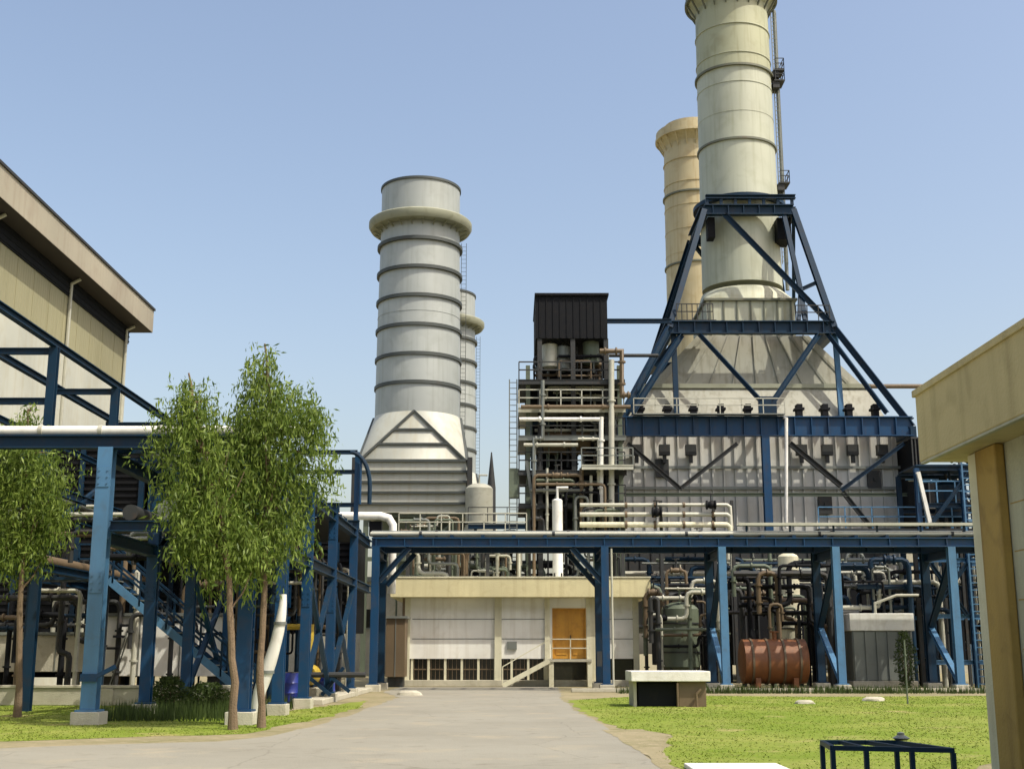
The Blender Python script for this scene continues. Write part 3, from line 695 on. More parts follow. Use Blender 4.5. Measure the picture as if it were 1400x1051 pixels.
LX0, LX1 = -10.1, -6.45
LYS = [30.7, 35.3, 39.6, 45.0, 51.0]
LZ = W(145, 604, 30.7).z
def left_rack():
    t = thing('pipe_rack', 'tall blue pipe rack receding on the left behind the trees', 'pipe rack', (-8.3, 43, 0))
    for i, y in enumerate(LYS):
        for x in (LX0, LX1):
            column(x, y, LZ-.15, 'pale_blue' if (i == 0 and x == LX0) else 'blue', t, .36 if i == 0 else .3)
        b = MB(); b.ib((LX0-.3 if i else -17.2, y, LZ), (LX1+.2, y, LZ), .28, .34, .04); b.build('cross_beam', 'navy', t)
        b = MB(); b.ib((LX0+.2, y, LZ-2.1), (LX1-.2, y, LZ-2.1), .22, .26, .03); b.build('cross_beam', 'navy', t)
        if i: 
            b = MB(); b.ib((LX0+.2, y, LZ-2.2), (LX0+1.6, y, LZ-.2), .18, .18, .03); b.build('knee_brace', 'navy', t)
    for x in (LX0, LX1):
        for zz in (LZ-.36, LZ-2.36):
            b = MB(); b.ib((x, LYS[0]+.2, zz), (x, 56.6, zz), .26, .32, .04); b.build('longitudinal_beam', 'navy', t)
    # vertical bracing
    for (x, ya, yb) in ((LX1, 39.6, 45.0), (LX0, 39.6, 45.0), (LX1, 45, 51)):
        b = MB(); b.ib((x, ya+.2, .6), (x, yb-.2, LZ-2.7), .16, .16, .03); b.build('brace', 'navy', t)
        b = MB(); b.ib((x+.01, yb-.2, .6), (x+.01, ya+.2, LZ-2.7), .15, .15, .03); b.build('brace', 'blue', t)
    b = MB()
    for y in np.arange(31.4, 56, 1.5): b.box(LX0-.1, LX1+.1, y-.07, y+.07, LZ-.185, LZ-.08)
    b.each('sleeper', 'navy', t)
    b = MB(); b.box(LX0-.1, LX1+.05, 46.5, 56.6, LZ-.24, LZ-.19); b.build('deck', 'dark', t)  # added plate that keeps the sun off the space under the rack
    # valve lever bracket low on the pale column
    b = MB(); b.bar((LX0+.15,30.48,1.1), (LX0+.62,30.48,1.35), .10); b.box(LX0-.2, LX0+.2, 30.44, 30.5, 1.0, 1.18); b.build('lever_bracket', 'blue', t)
left_rack()
LP = [(-9.75,.17,'grey','grey pipe nearest the pale blue column row of the left rack'),(-9.2,.12,'dark','thin dark pipe second from the left on the left rack'),(-8.65,.22,'lag','thick pale lagged pipe along the middle of the left rack'),
      (-8.0,.14,'brownp','brown pipe beside the thick pale one on the left rack'),(-7.4,.19,'dark','dark lagged pipe right of centre on the left rack'),(-6.85,.15,'grey','grey pipe on the road side edge of the left rack')]
for i, (x, r, m, lab) in enumerate(LP):
    t = thing('rack_pipe', lab, 'pipe', (x, 43, LZ), 'pipes along the left rack')
    b = MB(); b.path([(x, 30.9, LZ-.08+r), (x, 56.7, LZ-.08+r)], r, 12); b.build('pipe', m, t)
    b = MB()
    for k in range(5): b.ring((x, 32+i*.5+k*5.2, LZ-.08+r), r*.9, r*1.25, .12, 14, 'y')
    b.each('joint_band', 'dark', t)
for i, (x, r, m, lab) in enumerate([(-9.4,.2,'dark','dark pipe on the lower tier of the left rack, outer side'),(-8.5,.26,'grey','grey pipe on the lower tier of the left rack, middle'),(-7.4,.18,'brownp','brown pipe on the lower tier of the left rack, road side')]):
    b = MB(); zz = LZ-2.1+.13+r; b.path([(x, 30.6, zz), (x, 56.9, zz)], r, 12)
    for k in range(5): b.ring((x, 33+k*5, zz), r*.9, r*1.3, .1, 14, 'y')
    tag(b.build('rack_pipe', m), lab, 'pipe', 'pipes along the left rack')
# bright transverse pipe over the first frame
pa = W(-60, 598, 30.35); pb = W(412, 598, 30.35)
t = thing('crossover_pipe', 'bright white pipe running across the first frame of the left rack', 'pipe', (-9, 30.35, pa.z))
zz = LZ+.17+.12
b = MB(); b.path([(pa.x, 30.7, zz), (pb.x-.25, 30.7, zz), (pb.x-.05, 30.9, zz), (pb.x, 31.3, zz)], .115, 12); b.build('pipe', 'whitep', t)
b = MB()
for k in range(5): b.ring((-11.8+k*1.5, 30.7, zz), .1, .14, .1, 14, 'x')
b.each('joint_band', 'lag', t)

def upper_rack():   # higher rack further left
    t = thing('pipe_rack', 'high dark steel rack frame in front of the olive hall', 'pipe rack', (-15.3, 45, 0))
    XA, XB = -16.5, -14.2; Z1 = W(55, 475, 37.5).z; Z0 = Z1-1.7
    ys = (32.0, 37.5, 43.6, 50.2)
    for y in ys:
        for x in (XA, XB): 
            b = MB(); b.ib((x,y,0), (x,y,Z1), .26, .26, .035, up=(0,1,0)); b.build('column', 'navy' , t)
        for zz in (Z1-.12, Z0):
            b = MB(); b.ib((XA+.14,y,zz), (XB-.14,y,zz), .16, .2, .03); b.build('cross_beam', 'navy', t)
    for x in (XA, XB):
        b = MB(); b.ib((x,25,Z1+.12), (x,51.2,Z1+.12), .2, .22, .03); b.build('longitudinal_beam', 'navy', t)
    for x in (XA,):
        b = MB(); b.ib((x,25,Z0-.2), (x,51,Z0-.2), .18, .2, .03); b.build('longitudinal_beam', 'navy', t)
    for ya, yb in zip(ys[:-1], ys[1:]):
        b = MB(); b.bar((XB,ya+.1,5.2), (XB,yb-.1,7.6), .12); b.build('brace', 'navy', t)
    for zz in (6.6, 4.2):
        for x in (XA, XB):
            b = MB(); b.ib((x,25,zz), (x,51,zz), .2, .26, .03); b.build('longitudinal_beam', 'navy', t)
upper_rack()
t = thing('shade_deck', 'added dark shading deck bridging the two left racks', 'deck', (-12.1, 44, 0))
b = MB(); b.box(-16.3, LX0-.35, 48.5, 56, 6.75, 6.82); b.build('plate', 'dark', t)  # deck added to cast shade on the area below
for yy in (49, 52, 55.5):
    b = MB(); b.ib((-16.3,yy,6.62),(LX0-.35,yy,6.62),.16,.24,.03); b.each('joist', 'navy', t)
for i, (x, z, r, m, lab) in enumerate([(-15.9,6.95,.2,'grey','grey pipe deep inside the high dark rack'),(-15.2,6.95,.16,'lag','pale pipe deep inside the high dark rack'),(-14.7,4.5,.18,'brownp','brown pipe low inside the high dark rack')]):
    b = MB(); b.path([(x, 25, z), (x, 51.2, z)], r, 12); tag(b.build('rack_pipe', m), lab, 'pipe', 'pipes in the high dark rack')
# small light rails between (lower lines right of the high rack)
def bridge():
    t = thing('pipe_bridge', 'dark frame with a curved down pipe where the two racks meet', 'steel frame', (-8, 57, 0))
    z1 = W(490,618,58).z; z2 = W(490,645,58).z; z3 = W(490,690,58).z; xr = W(488,650,58).x; xl = W(300,650,58).x; xq = W(507,650,58).x
    for zz in (z1, z2, z3):
        b = MB(); b.ib((xl,58,zz), (xr,58,zz), .14, .2, .03); b.build('beam', 'navy', t)
    for x in (xr, xr-3, xr-6):
        b = MB(); b.ib((x,58,RZ-.8 if x==xr else 0), (x,58,z1), .2, .2, .03); b.build('post', 'blue', t)
    for x in (xr+.2, xq):
        b = MB(); pts = [(xr-1.2, 57.7, z1-.05)]
        if x == xq: pts = [(xr-.3,57.7,z1-.05)] + [(xr-.3+(xq-xr+.3)*math.sin(a), 57.7, z1-.05-1.6*(1-math.cos(a))) for a in np.linspace(.2, 1.57, 7)] + [(xq,57.7,z3)]
        else: pts = [(x,57.75,z1-.3),(x,57.75,z3)]
        b.path(pts, .1 if x == xq else .06, 10); b.build('down_pipe', 'navy' if x == xq else 'blue', t)
bridge()
# white arch duct at the junction
t = thing('arch_duct', 'white box duct bending down beside the rack junction', 'duct', (-5.9, 57, 0))
a = W(520, 705, 61.5); c = W(537, 727, 61.5)
b = MB(); b.path([(a.x-2.2,61.5,a.z), (a.x,61.5,a.z), (a.x+.42,61.5,a.z-.12), (c.x,61.5,a.z-.45), (c.x,61.5,c.z-3)], .2, 12); b.build('duct', 'whitep', t)
b = MB(); b.box(a.x-.55, a.x+.05, 61.6, 62.2, a.z-.95, a.z-.25); b.build('vent_box', 'black', t)

# ---------------------------------------------------------------- staircase and sheds under the left rack
def stairs():
    Y = 42.6; p0 = W(345, 962, Y); p0.z = 0; p1 = W(148, 792, Y)
    t = thing('staircase', 'steel staircase with handrails climbing left under the blue rack', 'stairs', (p0.x, Y, 0))
    for dy in (0, .9):
        b = MB(); b.bar(p0+V((0,dy,.1)), p1+V((0,dy,0)), .06, .26); b.build('stringer', 'pale_blue' if dy == 0 else 'blue', t)
        b = MB()
        for h in (1.15, .6): b.bar(p0+V((0,dy,h)), p1+V((0,dy,h)), .07)
        for f in np.linspace(.03, .97, 6): q = p0.lerp(p1, f)+V((0,dy,0)); b.bar(q, q+V((0,0,1.15)), .06)
        b.build('handrail', 'navy', t)
    n = 19
    for k in range(n):
        q = p0.lerp(p1, (k+.5)/n); b = MB(); b.box(q.x-.14, q.x+.14, Y+.035, Y+.865, q.z+.06, q.z+.1); b.build('tread', 'grey', t)
    b = MB(); b.box(p1.x-3, p1.x, Y-.2, Y+1.1, p1.z-.02, p1.z+.08); pl = b.build('landing', 'navy', t)
    b = MB(); handrail(b, [p1+V((0,-.15,.08)), p1+V((-3,-.15,.08))], 1.1, 1.0, .03); b.build('handrail', 'navy', pl)
    for x in (p1.x-.2, p1.x-2.8):
        b = MB(); b.bar((x,Y+.5,0), (x,Y+.5,p1.z-.025), .16); b.build('post', 'navy', t)
stairs()
def wallthing(name, label, cat, x0, x1, y0, y1, z0, z1, m, bevel=.02):
    b = MB(); b.box(x0, x1, y0, y1, z0, z1); return tag(b.build(name, m, bevel=bevel), label, cat)
wl = thing('low_wall', 'low pale concrete wall at the edge of the left lawn', 'wall', (-14, 42, 0))
b = MB(); b.box(-22, -9.0, 41.8, 42.1, 0, .55); b.build('wall', 'concrete', wl, bevel=.02)
b = MB(); b.box(-22.05, -8.95, 41.75, 42.15, .554, .64); b.build('coping', 'concrete', wl, bevel=.01)
for k in range(4):
    b = MB(); x = -21+k*3.9; b.box(x-.2, x+.2, 41.7, 41.796, 0, .54); b.build('pier', 'concrete', wl)
def shed(px0, px1, py0, py1, Y, label, d=3, louvre=True, m='white'):
    a = W(px0, py0, Y); c = W(px1, py1, Y); t = thing('equipment_cabin', label, 'cabin', ((a.x+c.x)/2, Y+d/2, 0))
    b = MB(); b.box(a.x, c.x, Y, Y+d, c.z, a.z); b.build('body', m, t, bevel=.02)
    b = MB(); b.box(a.x-.12, c.x+.12, Y-.12, Y+d+.12, a.z+.003, a.z+.12); b.build('roof', 'grey', t)
    b = MB(); n = max(2, int((c.x-a.x)/1.2))
    for k in range(1, n): x = a.x+(c.x-a.x)*k/n; b.box(x-.02, x+.02, Y-.03, Y-.003, c.z, a.z)
    b.each('panel_joint', 'grey', t)
    for k in range(2):
        x = a.x+.3+k*(c.x-a.x-.6); b = MB(); b.box(x-.2, x+.2, Y+.2, Y+d-.2, 0, c.z-.003); b.build('footing', 'dark', t)
    if louvre:
        b = MB(); h = a.z-c.z
        for k in range(5): b.bar((a.x+.5, Y-.05, c.z+h*.45+k*.16), (a.x+1.3, Y-.05, c.z+h*.45+k*.16), .03, .08)
        b.box(a.x+.42, a.x+1.38, Y-.02, Y-.003, c.z+h*.4, c.z+h*.45+.8); b.build('louvre', 'dark', t)
    return t
shed(-30, 128, 868, 918, 49, 'grey white cabin low behind the far left tree', 3, False, 'concrete')
shed(137, 300, 842, 924, 47.5, 'long white cabin behind the staircase under the blue rack', 3, False)
# little step irons / dark treads in front of the cabin
t = thing('step_ladder', 'short dark step ladder leaning on the long white cabin', 'ladder', (-13.8, 47.2, 0))
for k, (px, py) in enumerate(((156,886),(165,870),(174,855))):
    p = W(px, py, 47.2); b = MB(); b.box(p.x-.2, p.x+.2, 46.9, 47.25, p.z-.04, p.z+.05); b.build('tread', 'black', t)
p, q = W(147,930,47.1), W(186,832,47.1); p.z = 0
for dy in (-.15, .15):
    b = MB(); b.bar(p+V((0,dy,0)), q+V((0,dy,0)), .04, .06); b.build('stringer', 'grey', t)

# black backing added to darken the space behind the left racks
def backing(x0, x1, y0, y1, z0, z1, label, m='black', seed=0):
    t = thing('dark_backing', label, 'backing', ((x0+x1)/2, (y0+y1)/2, 0), None)
    b = MB(); b.box(x0, x1, y0, y1, z0, z1); b.build('casing', m, t)
    b = MB(); n = int((z1-z0)/.28)
    for k in range(n): b.bar((x0+.2, y0-.06, z0+.2+k*.28), (x1-.2, y0-.06, z0+.2+k*.28), .05, .12)
    b.build('louvre', 'black', t)
    for x in np.linspace(x0+.1, x1-.1, 5):
        b = MB(); b.box(x-.1, x+.1, y0-.16, y0-.02, 0, z1+.1); b.build('post', 'navy', t)
    b = MB(); b.box(x0-.1, x1+.1, y0-.2, y1, z1+.1, z1+.25); b.build('roof_edge', 'grey', t)
backing(-26, -15.6, 52.5, 57, .7, 10.4, 'added black louvred backing behind the far left tree')
backing(-15.4, -10.9, 52.6, 57, 1.0, 10.2, 'added black louvred backing between the pale column and the trees')
backing(-10.8, -7.2, 58.4, 61.5, 2.6, 7.0, 'added narrow black louvred backing behind the rack junction')
MX = ['dark','dark','navy','brownp','black','lag','grey']
pipework('pump_pipework', 'tangle of pipes under the pale blue column bay of the left rack', (-14,-9), (46,52.5), (1.2,6.3), 19, 11, MX)
pipework('pump_pipework', 'dark pipes crowded behind the far left tree', (-20,-14.5), (44,50), (1.2,6.6), 16, 12, MX)
pipework('pump_pipework', 'pipes between the trees and the rack junction', (-9.8,-6.8), (46,55), (.8,6), 16, 13, MX)
pipework('pump_pipework', 'high pipes over the cabins inside the left rack', (-13.5,-6.6), (36,41), (4.3,6.4), 12, 14, MX, ground=False)
# upright dull blue pump motors + yellow machine + curved pale duct near the trees
def drum(px, Y, h, r, m, label):
    p = W(px, 900, Y); t = thing('oil_drum', label, 'drum', (p.x, Y, 0)); b = MB()
    b.lathe([(r-.02,.02),(r,.03),(r,h/3-.03),(r+.02,h/3),(r,h/3+.03),(r,2*h/3-.03),(r+.02,2*h/3),(r,2*h/3+.03),(r,h),(r-.03,h),(r-.03,h-.03),(.01,h-.03)], (p.x,Y,0), 28); b.build('drum', m, t)
    b = MB(); b.lathe([(.05,h-.03),(.05,h+.02),(.01,h+.02)], (p.x+.1,Y,0), 12); b.build('bung', 'grey', t)
drum(398, 44, 1.0, .3, 'drum_blue', 'blue oil drum standing left of the yellow pump')
drum(448, 47, 1.0, .3, 'drum_blue', 'blue oil drum standing right of the yellow pump')
p = W(424, 900, 46); t = thing('pump', 'yellow pump with dark motor on a concrete block under the left rack', 'pump', (p.x, 46, 0))
b = MB(); b.box(p.x-.5, p.x+.5, 45.6, 47.2, 0, .45); b.build('base', 'concrete', t, bevel=.02)
b = MB(); b.lathe([(.01,-.5),(.28,-.5),(.36,-.3),(.36,.2),(.24,.35),(.01,.35)], (p.x,46.2,.9), 24, 'y'); b.build('volute', 'drum_yel', t)
b = MB(); b.lathe([(.01,-.5),(.26,-.5),(.26,.4),(.01,.4)], (p.x,47.0,.9), 20, 'y'); b.build('motor', 'black', t)
b = MB(); b.path([(p.x,46,1.2),(p.x,46,2.6),(p.x-1,46,2.6)], .12); b.build('outlet_pipe', 'drum_yel', t)
b = MB(); pts = []
for f in np.linspace(0, 1, 12):
    px = 350 + 38*math.sin(f*1.45); py = 958 - f*146; pts.append(W(px, py, 33.2))
pts[0].z = 0; b.path(pts, [.15,.16,.17,.17,.17,.16,.15,.15,.14,.12,.1,.08], 14); t = thing('curved_chute', 'pale curved metal chute leaning between two blue columns', 'chute', pts[0]); b.build('chute', 'whitep', t)
b = MB(); b.ring(pts[3], .15, .2, .08, 16); b.ring(pts[8], .12, .17, .08, 16); b.each('clamp', 'grey', t)
# low braces and drain pipes near (400-470, 920)
t = thing('pipe_trestle', 'small dark trestle of crossed struts low beside the road', 'pipe support', (-7.5, 40, 0))
for k, (a, c) in enumerate((((392,950),(414,918)),((414,918),(452,950)),((440,915),(478,945)),((470,912),(440,950)))):
    b = MB(); p, q = W(*a, 44+k*.2), W(*c, 44+k*.2); p.z = max(p.z, 0.02); q.z = max(q.z, .02); b.bar(p, q, .12); b.each('strut', 'navy', t)
b = MB(); p, q = W(388,922,44.4), W(500,915,44.4); b.path([p, V((q.x, 44.4, p.z))], .1); b.build('rail', 'dark', t)
b = MB(); b.box(-6.95, -6.2, 42, 57.9, 0, .18); tag(b.build('kerb', 'concrete', bevel=.02), 'low concrete kerb under the road side columns of the left rack', 'kerb')

# ---------------------------------------------------------------- central raised building
def cabin():
    Y = 66; X0 = W(556,850,Y).x; X1 = W(872,850,Y).x; zt = W(700,791,Y).z; zf = W(700,817,Y).z; fl = W(700,900,Y).z
    t = thing('switchgear_building', 'white raised building with yellow roof edge and orange door behind the road', 'building', (0, 70, 0))
    b = MB(); b.box(X0-.8, X1+.6, Y-.9, Y+8.5, zf, zt); rf = b.build('roof', 'yellow', t, bevel=.02)
    b = MB(); b.box(X0-.84, X1+.64, Y-.94, Y+8.54, zt+.002, zt+.07); b.build('parapet_cap', 'pillar', rf)
    dx0, dx1 = W(755,850,Y).x, W(801,850,Y).x; zd = W(780,831,Y).z
    b = MB(); b.box(X0, dx0, Y, Y+7.5, fl, zf-.004); b.box(dx1, X1, Y, Y+7.5, fl, zf-.004); b.box(dx0, dx1, Y, Y+.3, zd, zf-.004); b.box(dx0, dx1, Y+.6, Y+7.5, fl, zf-.004); b.build('wall', 'white', t)
    b = MB(); b.box(X0, X1, Y+.35, Y+7.5, .32, fl-.004); b.build('basement_wall', 'glass', t)
    b = MB()
    for z in (W(700,846,Y).z, W(700,873,Y).z):
        for a_, c_ in ((X0+.3, dx0-.3), (dx1+.3, X1-.1)): b.box(a_, c_, Y-.012, Y-.003, z-.02, z+.02)
    b.each('panel_joint', 'grey', t)
    # basement openings: mullions and mesh
    bx = [W(p,915,Y).x for p in np.linspace(563, 745, 9)]
    for x in bx: b = MB(); b.box(x-.06, x+.06, Y+.05, Y+.3, .32, fl-.006); b.build('mullion', 'pillar', t)
    b = MB(); zm = (fl+.32)/2; b.box(X0, W(740,915,Y).x, Y+.1, Y+.2, zm-.03, zm+.03)
    for x in np.arange(X0+.2, W(740,915,Y).x, .22): b.box(x-.012, x+.012, Y+.13, Y+.155, .32, fl-.01)
    b.build('grille', 'brownp', t)
    b = MB(); b.box(X0-.3, X1+.2, Y-.35, Y+7.6, 0, .316); b.build('plinth', 'concrete', t, bevel=.02)
    for px, w_ in ((557,.3),(681,.36),(748,.26),(808,.5),(869,.3)):
        x = W(px,850,Y).x; b = MB(); b.box(x-w_/2, x+w_/2, Y-.14, Y-.015, .32, zf-.006); b.build('pilaster', 'pillar', t)
    b = MB(); b.box(dx0+.06, dx1-.06, Y+.2, Y+.26, fl, zd-.06); dr = b.build('door', 'door', t)
    b = MB(); b.box(dx0, dx0+.055, Y-.02, Y+.3, fl, zd); b.box(dx1-.055, dx1, Y-.02, Y+.3, fl, zd); b.box(dx0+.056, dx1-.056, Y-.02, Y+.3, zd-.055, zd)
    b.box(dx0+.85, dx0+.9, Y+.17, Y+.197, fl, zd-.06); b.build('door_frame', 'door', dr)
    b = MB()
    for k in range(2):
        for j in range(3): x = dx0+.2+k*.85; z = fl+.2+j*.75; b.box(x, x+.55, Y+.175, Y+.197, z, z+.55)
    b.build('door_panel', 'door', dr)
    b = MB(); b.box(dx0+.94, dx0+.98, Y+.1, Y+.17, fl+1.0, fl+1.2); b.build('door_handle', 'dark', dr)
    # landing and steps up from the left
    b = MB(); b.box(dx0-.2, dx1+.2, Y-1.4, Y-.15, fl-.15, fl-.02); ld = b.build('landing', 'concrete', t)
    b = MB(); handrail(b, [(dx1+.1,Y-1.35,fl-.02),(dx0-.1,Y-1.35,fl-.02)], 1.0, .9, .025); b.build('handrail', 'pillar', ld)
    for x in (dx0-.1, dx1+.1): b = MB(); b.box(x-.12, x+.12, Y-1.35, Y-.5, 0, fl-.155); b.build('landing_pier', 'pillar', ld)
    n = 7; run = W(690,920,Y).x
    for k in range(n):
        f = (k+.5)/n; x = run+(dx0-.2-run)*f; b = MB(); b.box(x-.17, x+.17, Y-1.35, Y-.45, fl*f*.95-.06, fl*f*.95); b.build('step', 'concrete', t)
    b = MB(); b.bar((run-.1,Y-1.38,.05), (dx0-.2,Y-1.38,fl-.1), .07, .24); b.build('stair_stringer', 'pillar', t)
    b = MB(); b.bar((run-.1,Y-1.42,1.0), (dx0-.2,Y-1.42,fl+.95), .05); b.bar((run-.1,Y-1.42,0.1), (run-.1,Y-1.42,1.0), .05); b.build('stair_rail', 'pillar', t)
    b = MB(); p = W(700,882,Y); b.box(p.x-.25, p.x+.25, Y-.1, Y-.004, p.z-.2, p.z+.2); b.build('vent_cover', 'grey', t)
    b = MB(); b.path([(X0-.15,Y-.1,.3),(X0-.15,Y-.1,zf)], .08); b.build('downpipe', 'brownp', t)
cabin()
# small kiosk left of that building
shed(528, 553, 845, 925, 64, 'narrow kiosk with a pale top left of the white raised building', 1.5, False, 'brownp')

# ---------------------------------------------------------------- process tower
def tower():
    Y0, Y1 = 74, 80
    XL = W(738,500,Y0).x; XR = W(829,500,Y0).x
    t = thing('process_tower', 'crowded steel process tower with black boxed top left of the boiler', 'tower', ((XL+XR)/2, 77, 0))
    zt = W(780,405,Y0).z; zc = W(780,463,Y0).z
    b = MB(); b.box(XL-.25, XR+.1, Y0-.1, Y1, zc, zt); cl = b.build('top_cladding', 'black', t)
    b = MB()
    for x in np.arange(XL, XR, .42): b.box(x-.03, x+.03, Y0-.14, Y0-.103, zc+.05, zt-.05)
    b.box(XL-.3, XR+.2, Y0-.25, Y1+.1, zt+.003, zt+.14); b.build('cladding_rib', 'black', cl)
    XL2 = W(722,600,Y0).x; XR2 = W(848,600,Y0).x
    for x in (XL, (XL+XR)/2, XR):
        for y in (Y0+.1, Y1-.2): b = MB(); b.ib((x,y,0), (x,y,zc), .28, .28, .04, up=(0,1,0)); b.build('column', 'dark', t)
    for x in (XL2, XR2):
        for y in (Y0, Y1-.2): b = MB(); b.ib((x,y,0), (x,y,W(700,500,Y0).z), .26, .26, .04, up=(0,1,0)); b.build('column', 'green', t)
    for py, mm in ((522,'dark'),(560,'lag'),(598,'grey'),(645,'dark'),(690,'dark')):
        z = W(700,py,Y0).z; b = MB(); b.box(XL2-.6, XR2+.3, Y0-.5, Y1, z-.12, z); b.ib((XL2-.6,Y0-.55,z-.12), (XR2+.3,Y0-.55,z-.12), .1, .3, .03); fl = b.build('floor', mm, t)
        b = MB(); handrail(b, [(XL2-.55,Y0-.55,z+.02),(XR2+.2,Y0-.55,z+.02)], 1.1, 1.2, .035); b.build('handrail', 'lag' if py == 560 else 'dark', fl)
    # bulk inside: ducts, with black boxes put in to darken the interior
    for (pa, pb, m) in (((742,497,822,520),79,'black'),((800,475,826,496),78,'dark'),((735,605,790,640),78.5,'black'),((722,650,800,722),77,'black'),((722,562,800,600),77,'black'),((800,650,846,722),77,'black'),((800,565,845,640),78,'black'),((724,525,846,556),78,'black')):
        a = W(pa[0],pa[1],76.2); c = W(pa[2],pa[3],76.2); b = MB(); b.box(a.x, c.x, 76.2, Y1-.4, c.z, a.z)
        for k in range(3): z = c.z+(a.z-c.z)*(k+.5)/3; b.box(a.x-.05, c.x+.05, 76.1, 76.19, z-.05, z+.05)
        b.build('duct', m, t)
    a = W(775,604,75.2)
    b = MB(); b.lathe([(.01,-1.5),(.6,-1.4),(.8,-1.1),(.8,1.1),(.6,1.4),(.01,1.5)], (a.x,75.2,a.z), 28, 'x'); b.build('drum', 'brownp', t)
    for px, py, r, m in ((752,485,.5,'lag'),(770,488,.45,'grey'),(808,480,.5,'green')):
        a = W(px,py,75); b = MB(); b.lathe([(.01,-1.0),(r,-.8),(r,.6),(.01,.9)], a, 20); b.build('vessel', m, t)
    b = MB(); b.bar(W(730,700,Y0-.6), W(720,630,Y0-.6), .18); b.build('brace', 'grey', t)
    # side stub platform right
    z = W(800,641,Y0).z; x0 = W(793,641,Y0).x; x1 = W(862,641,Y0).x
    b = MB(); b.box(x0, x1, Y0-1.8, Y0-.6, z-.12, z); b.ib((x0,Y0-1.8,z-.16),(x1,Y0-1.8,z-.16),.1,.26,.03); o = b.build('balcony', 'lag', t)
    b = MB(); handrail(b, [(x0,Y0-1.75,z),(x1,Y0-1.75,z)], 1.0, 1.0, .03); b.build('handrail', 'grey', o)
    # ladder on the left side and little tower box
    b = MB(); ladder(b, XL2-.9, Y0-.3, 0, W(700,520,Y0).z, .45, .035); b.build('ladder', 'grey', t)
    a = W(703,660,Y0); b = MB(); b.box(a.x-.3, a.x+.3, Y0-.4, Y0+.4, a.z-.9, a.z+.8); b.build('control_box', 'green', t)
    # big white pipes on the front
    for pts, r, m in ([[(836,492),(836,720)], .17, 'lag'], [[(822,570),(822,700),(800,700)], .14, 'whitep'], [[(712,556),(862,556)], .12, 'brownp'],
                      [[(710,573),(822,573)], .12, 'whitep'], [[(716,608),(790,608)], .11, 'lag'], [[(820,480),(850,480),(850,540),(862,540)], .16, 'brownp'], [[(790,600),(818,600),(818,660)], .09, 'lag'],
                      [[(742,520),(742,600),(730,600),(730,720)], .12, 'grey'], [[(795,640),(795,720)], .13, 'brownp'], [[(808,650),(808,724)], .10, 'lag'], [[(748,640),(748,724)], .08, 'lag'], [[(725,670),(800,670)],.1,'grey']):
        pp = [W(x, y, Y0-.85) for x, y in pts]; b = MB(); b.path(pp, r, 12)
        for a_, c_ in zip(pp[:-1], pp[1:]):
            ax = 'x' if abs((c_-a_).x) > abs((c_-a_).z) else 'z'
            for f in (.25, .75): b.ring(a_.lerp(c_, f), r*.9, r*1.5, .1, 12, ax)
        b.build('pipe', m, t)
    return XL2, XR2
TX = tower()
pipework('tower_pipework', 'pipes and valves crowding the middle floors of the process tower', (TX[0]+.2,TX[1]-.2), (74.3,76), (W(0,640,75).z,W(0,530,75).z), 22, 31, ['lag','grey','brownp','dark','dark','black','green','navy'], (.06,.14), ground=False, valves=6)
pipework('tower_pipework', 'pipes under the black boxed top of the process tower', (TX[0]+.4,TX[1]-.2), (74.3,76), (W(0,520,75).z,W(0,470,75).z), 16, 32, ['grey','brownp','dark','dark','black'], (.06,.14), ground=False, valves=5)
pipework('tower_pipework', 'pipes at the foot of the process tower', (TX[0],TX[1]), (72.5,74), (6,12), 19, 33, ['grey','brownp','dark','black','green'], (.07,.16), valves=5)
# link pipes between tower and trestle
for py, m, lab in ((439,'navy','upper navy link beam between the process tower and the trestle'),(486,'dark','lower dark link pipe between the process tower and the trestle')):
    a = W(828,py,80); c = W(918 if py < 450 else 900,py,80); b = MB(); (b.ib(a,c,.2,.3,.03) if py < 450 else b.path([a,c],.12,10)); tag(b.build('link_beam' if py < 450 else 'link_pipe', m), lab, 'beam' if py < 450 else 'pipe')
# pale vertical vessel right behind the rack
v1 = W(762,684,68); vvessel('small_vessel', 'slim white upright vessel poking above the blue rack', v1.x, 68, 5.6, v1.z, .28, 'whitep', bands=0)

# beige pipe bank in front of the boiler (795-1000, 685-722)
t = thing('pipe_bank', 'bank of three beige horizontal pipes in front of the grey boiler', 'pipework', (8, 72, 0))
for py, r, m in ((690,.11,'lag'),(703,.13,'lag'),(717,.16,'pillar')):
    a = W(840,py,72); c = W(998,py,72); b = MB(); b.path([V((a.x-2,72,a.z)), c-V((.2,0,0)), c+V((0,0,-.12)), c+V((0.05,0,-1.4))], r, 12); b.build('pipe', m, t)
    b = MB()
    for f in (.1,.35,.6,.85): b.ring(a.lerp(c,f), r*.9, r*1.4, .14, 12, 'x')
    b.each('flange', 'brownp', t)
for px in (850,903,975,1000): a = W(px,684,72.4); b = MB(); b.bar((a.x,72.4,0), (a.x,72.4,a.z), .18); b.build('post', 'dark', t)
valve(W(898,700,71.7), .16, 'black', t); valve(W(972,690,71.7), .14, 'black', t)
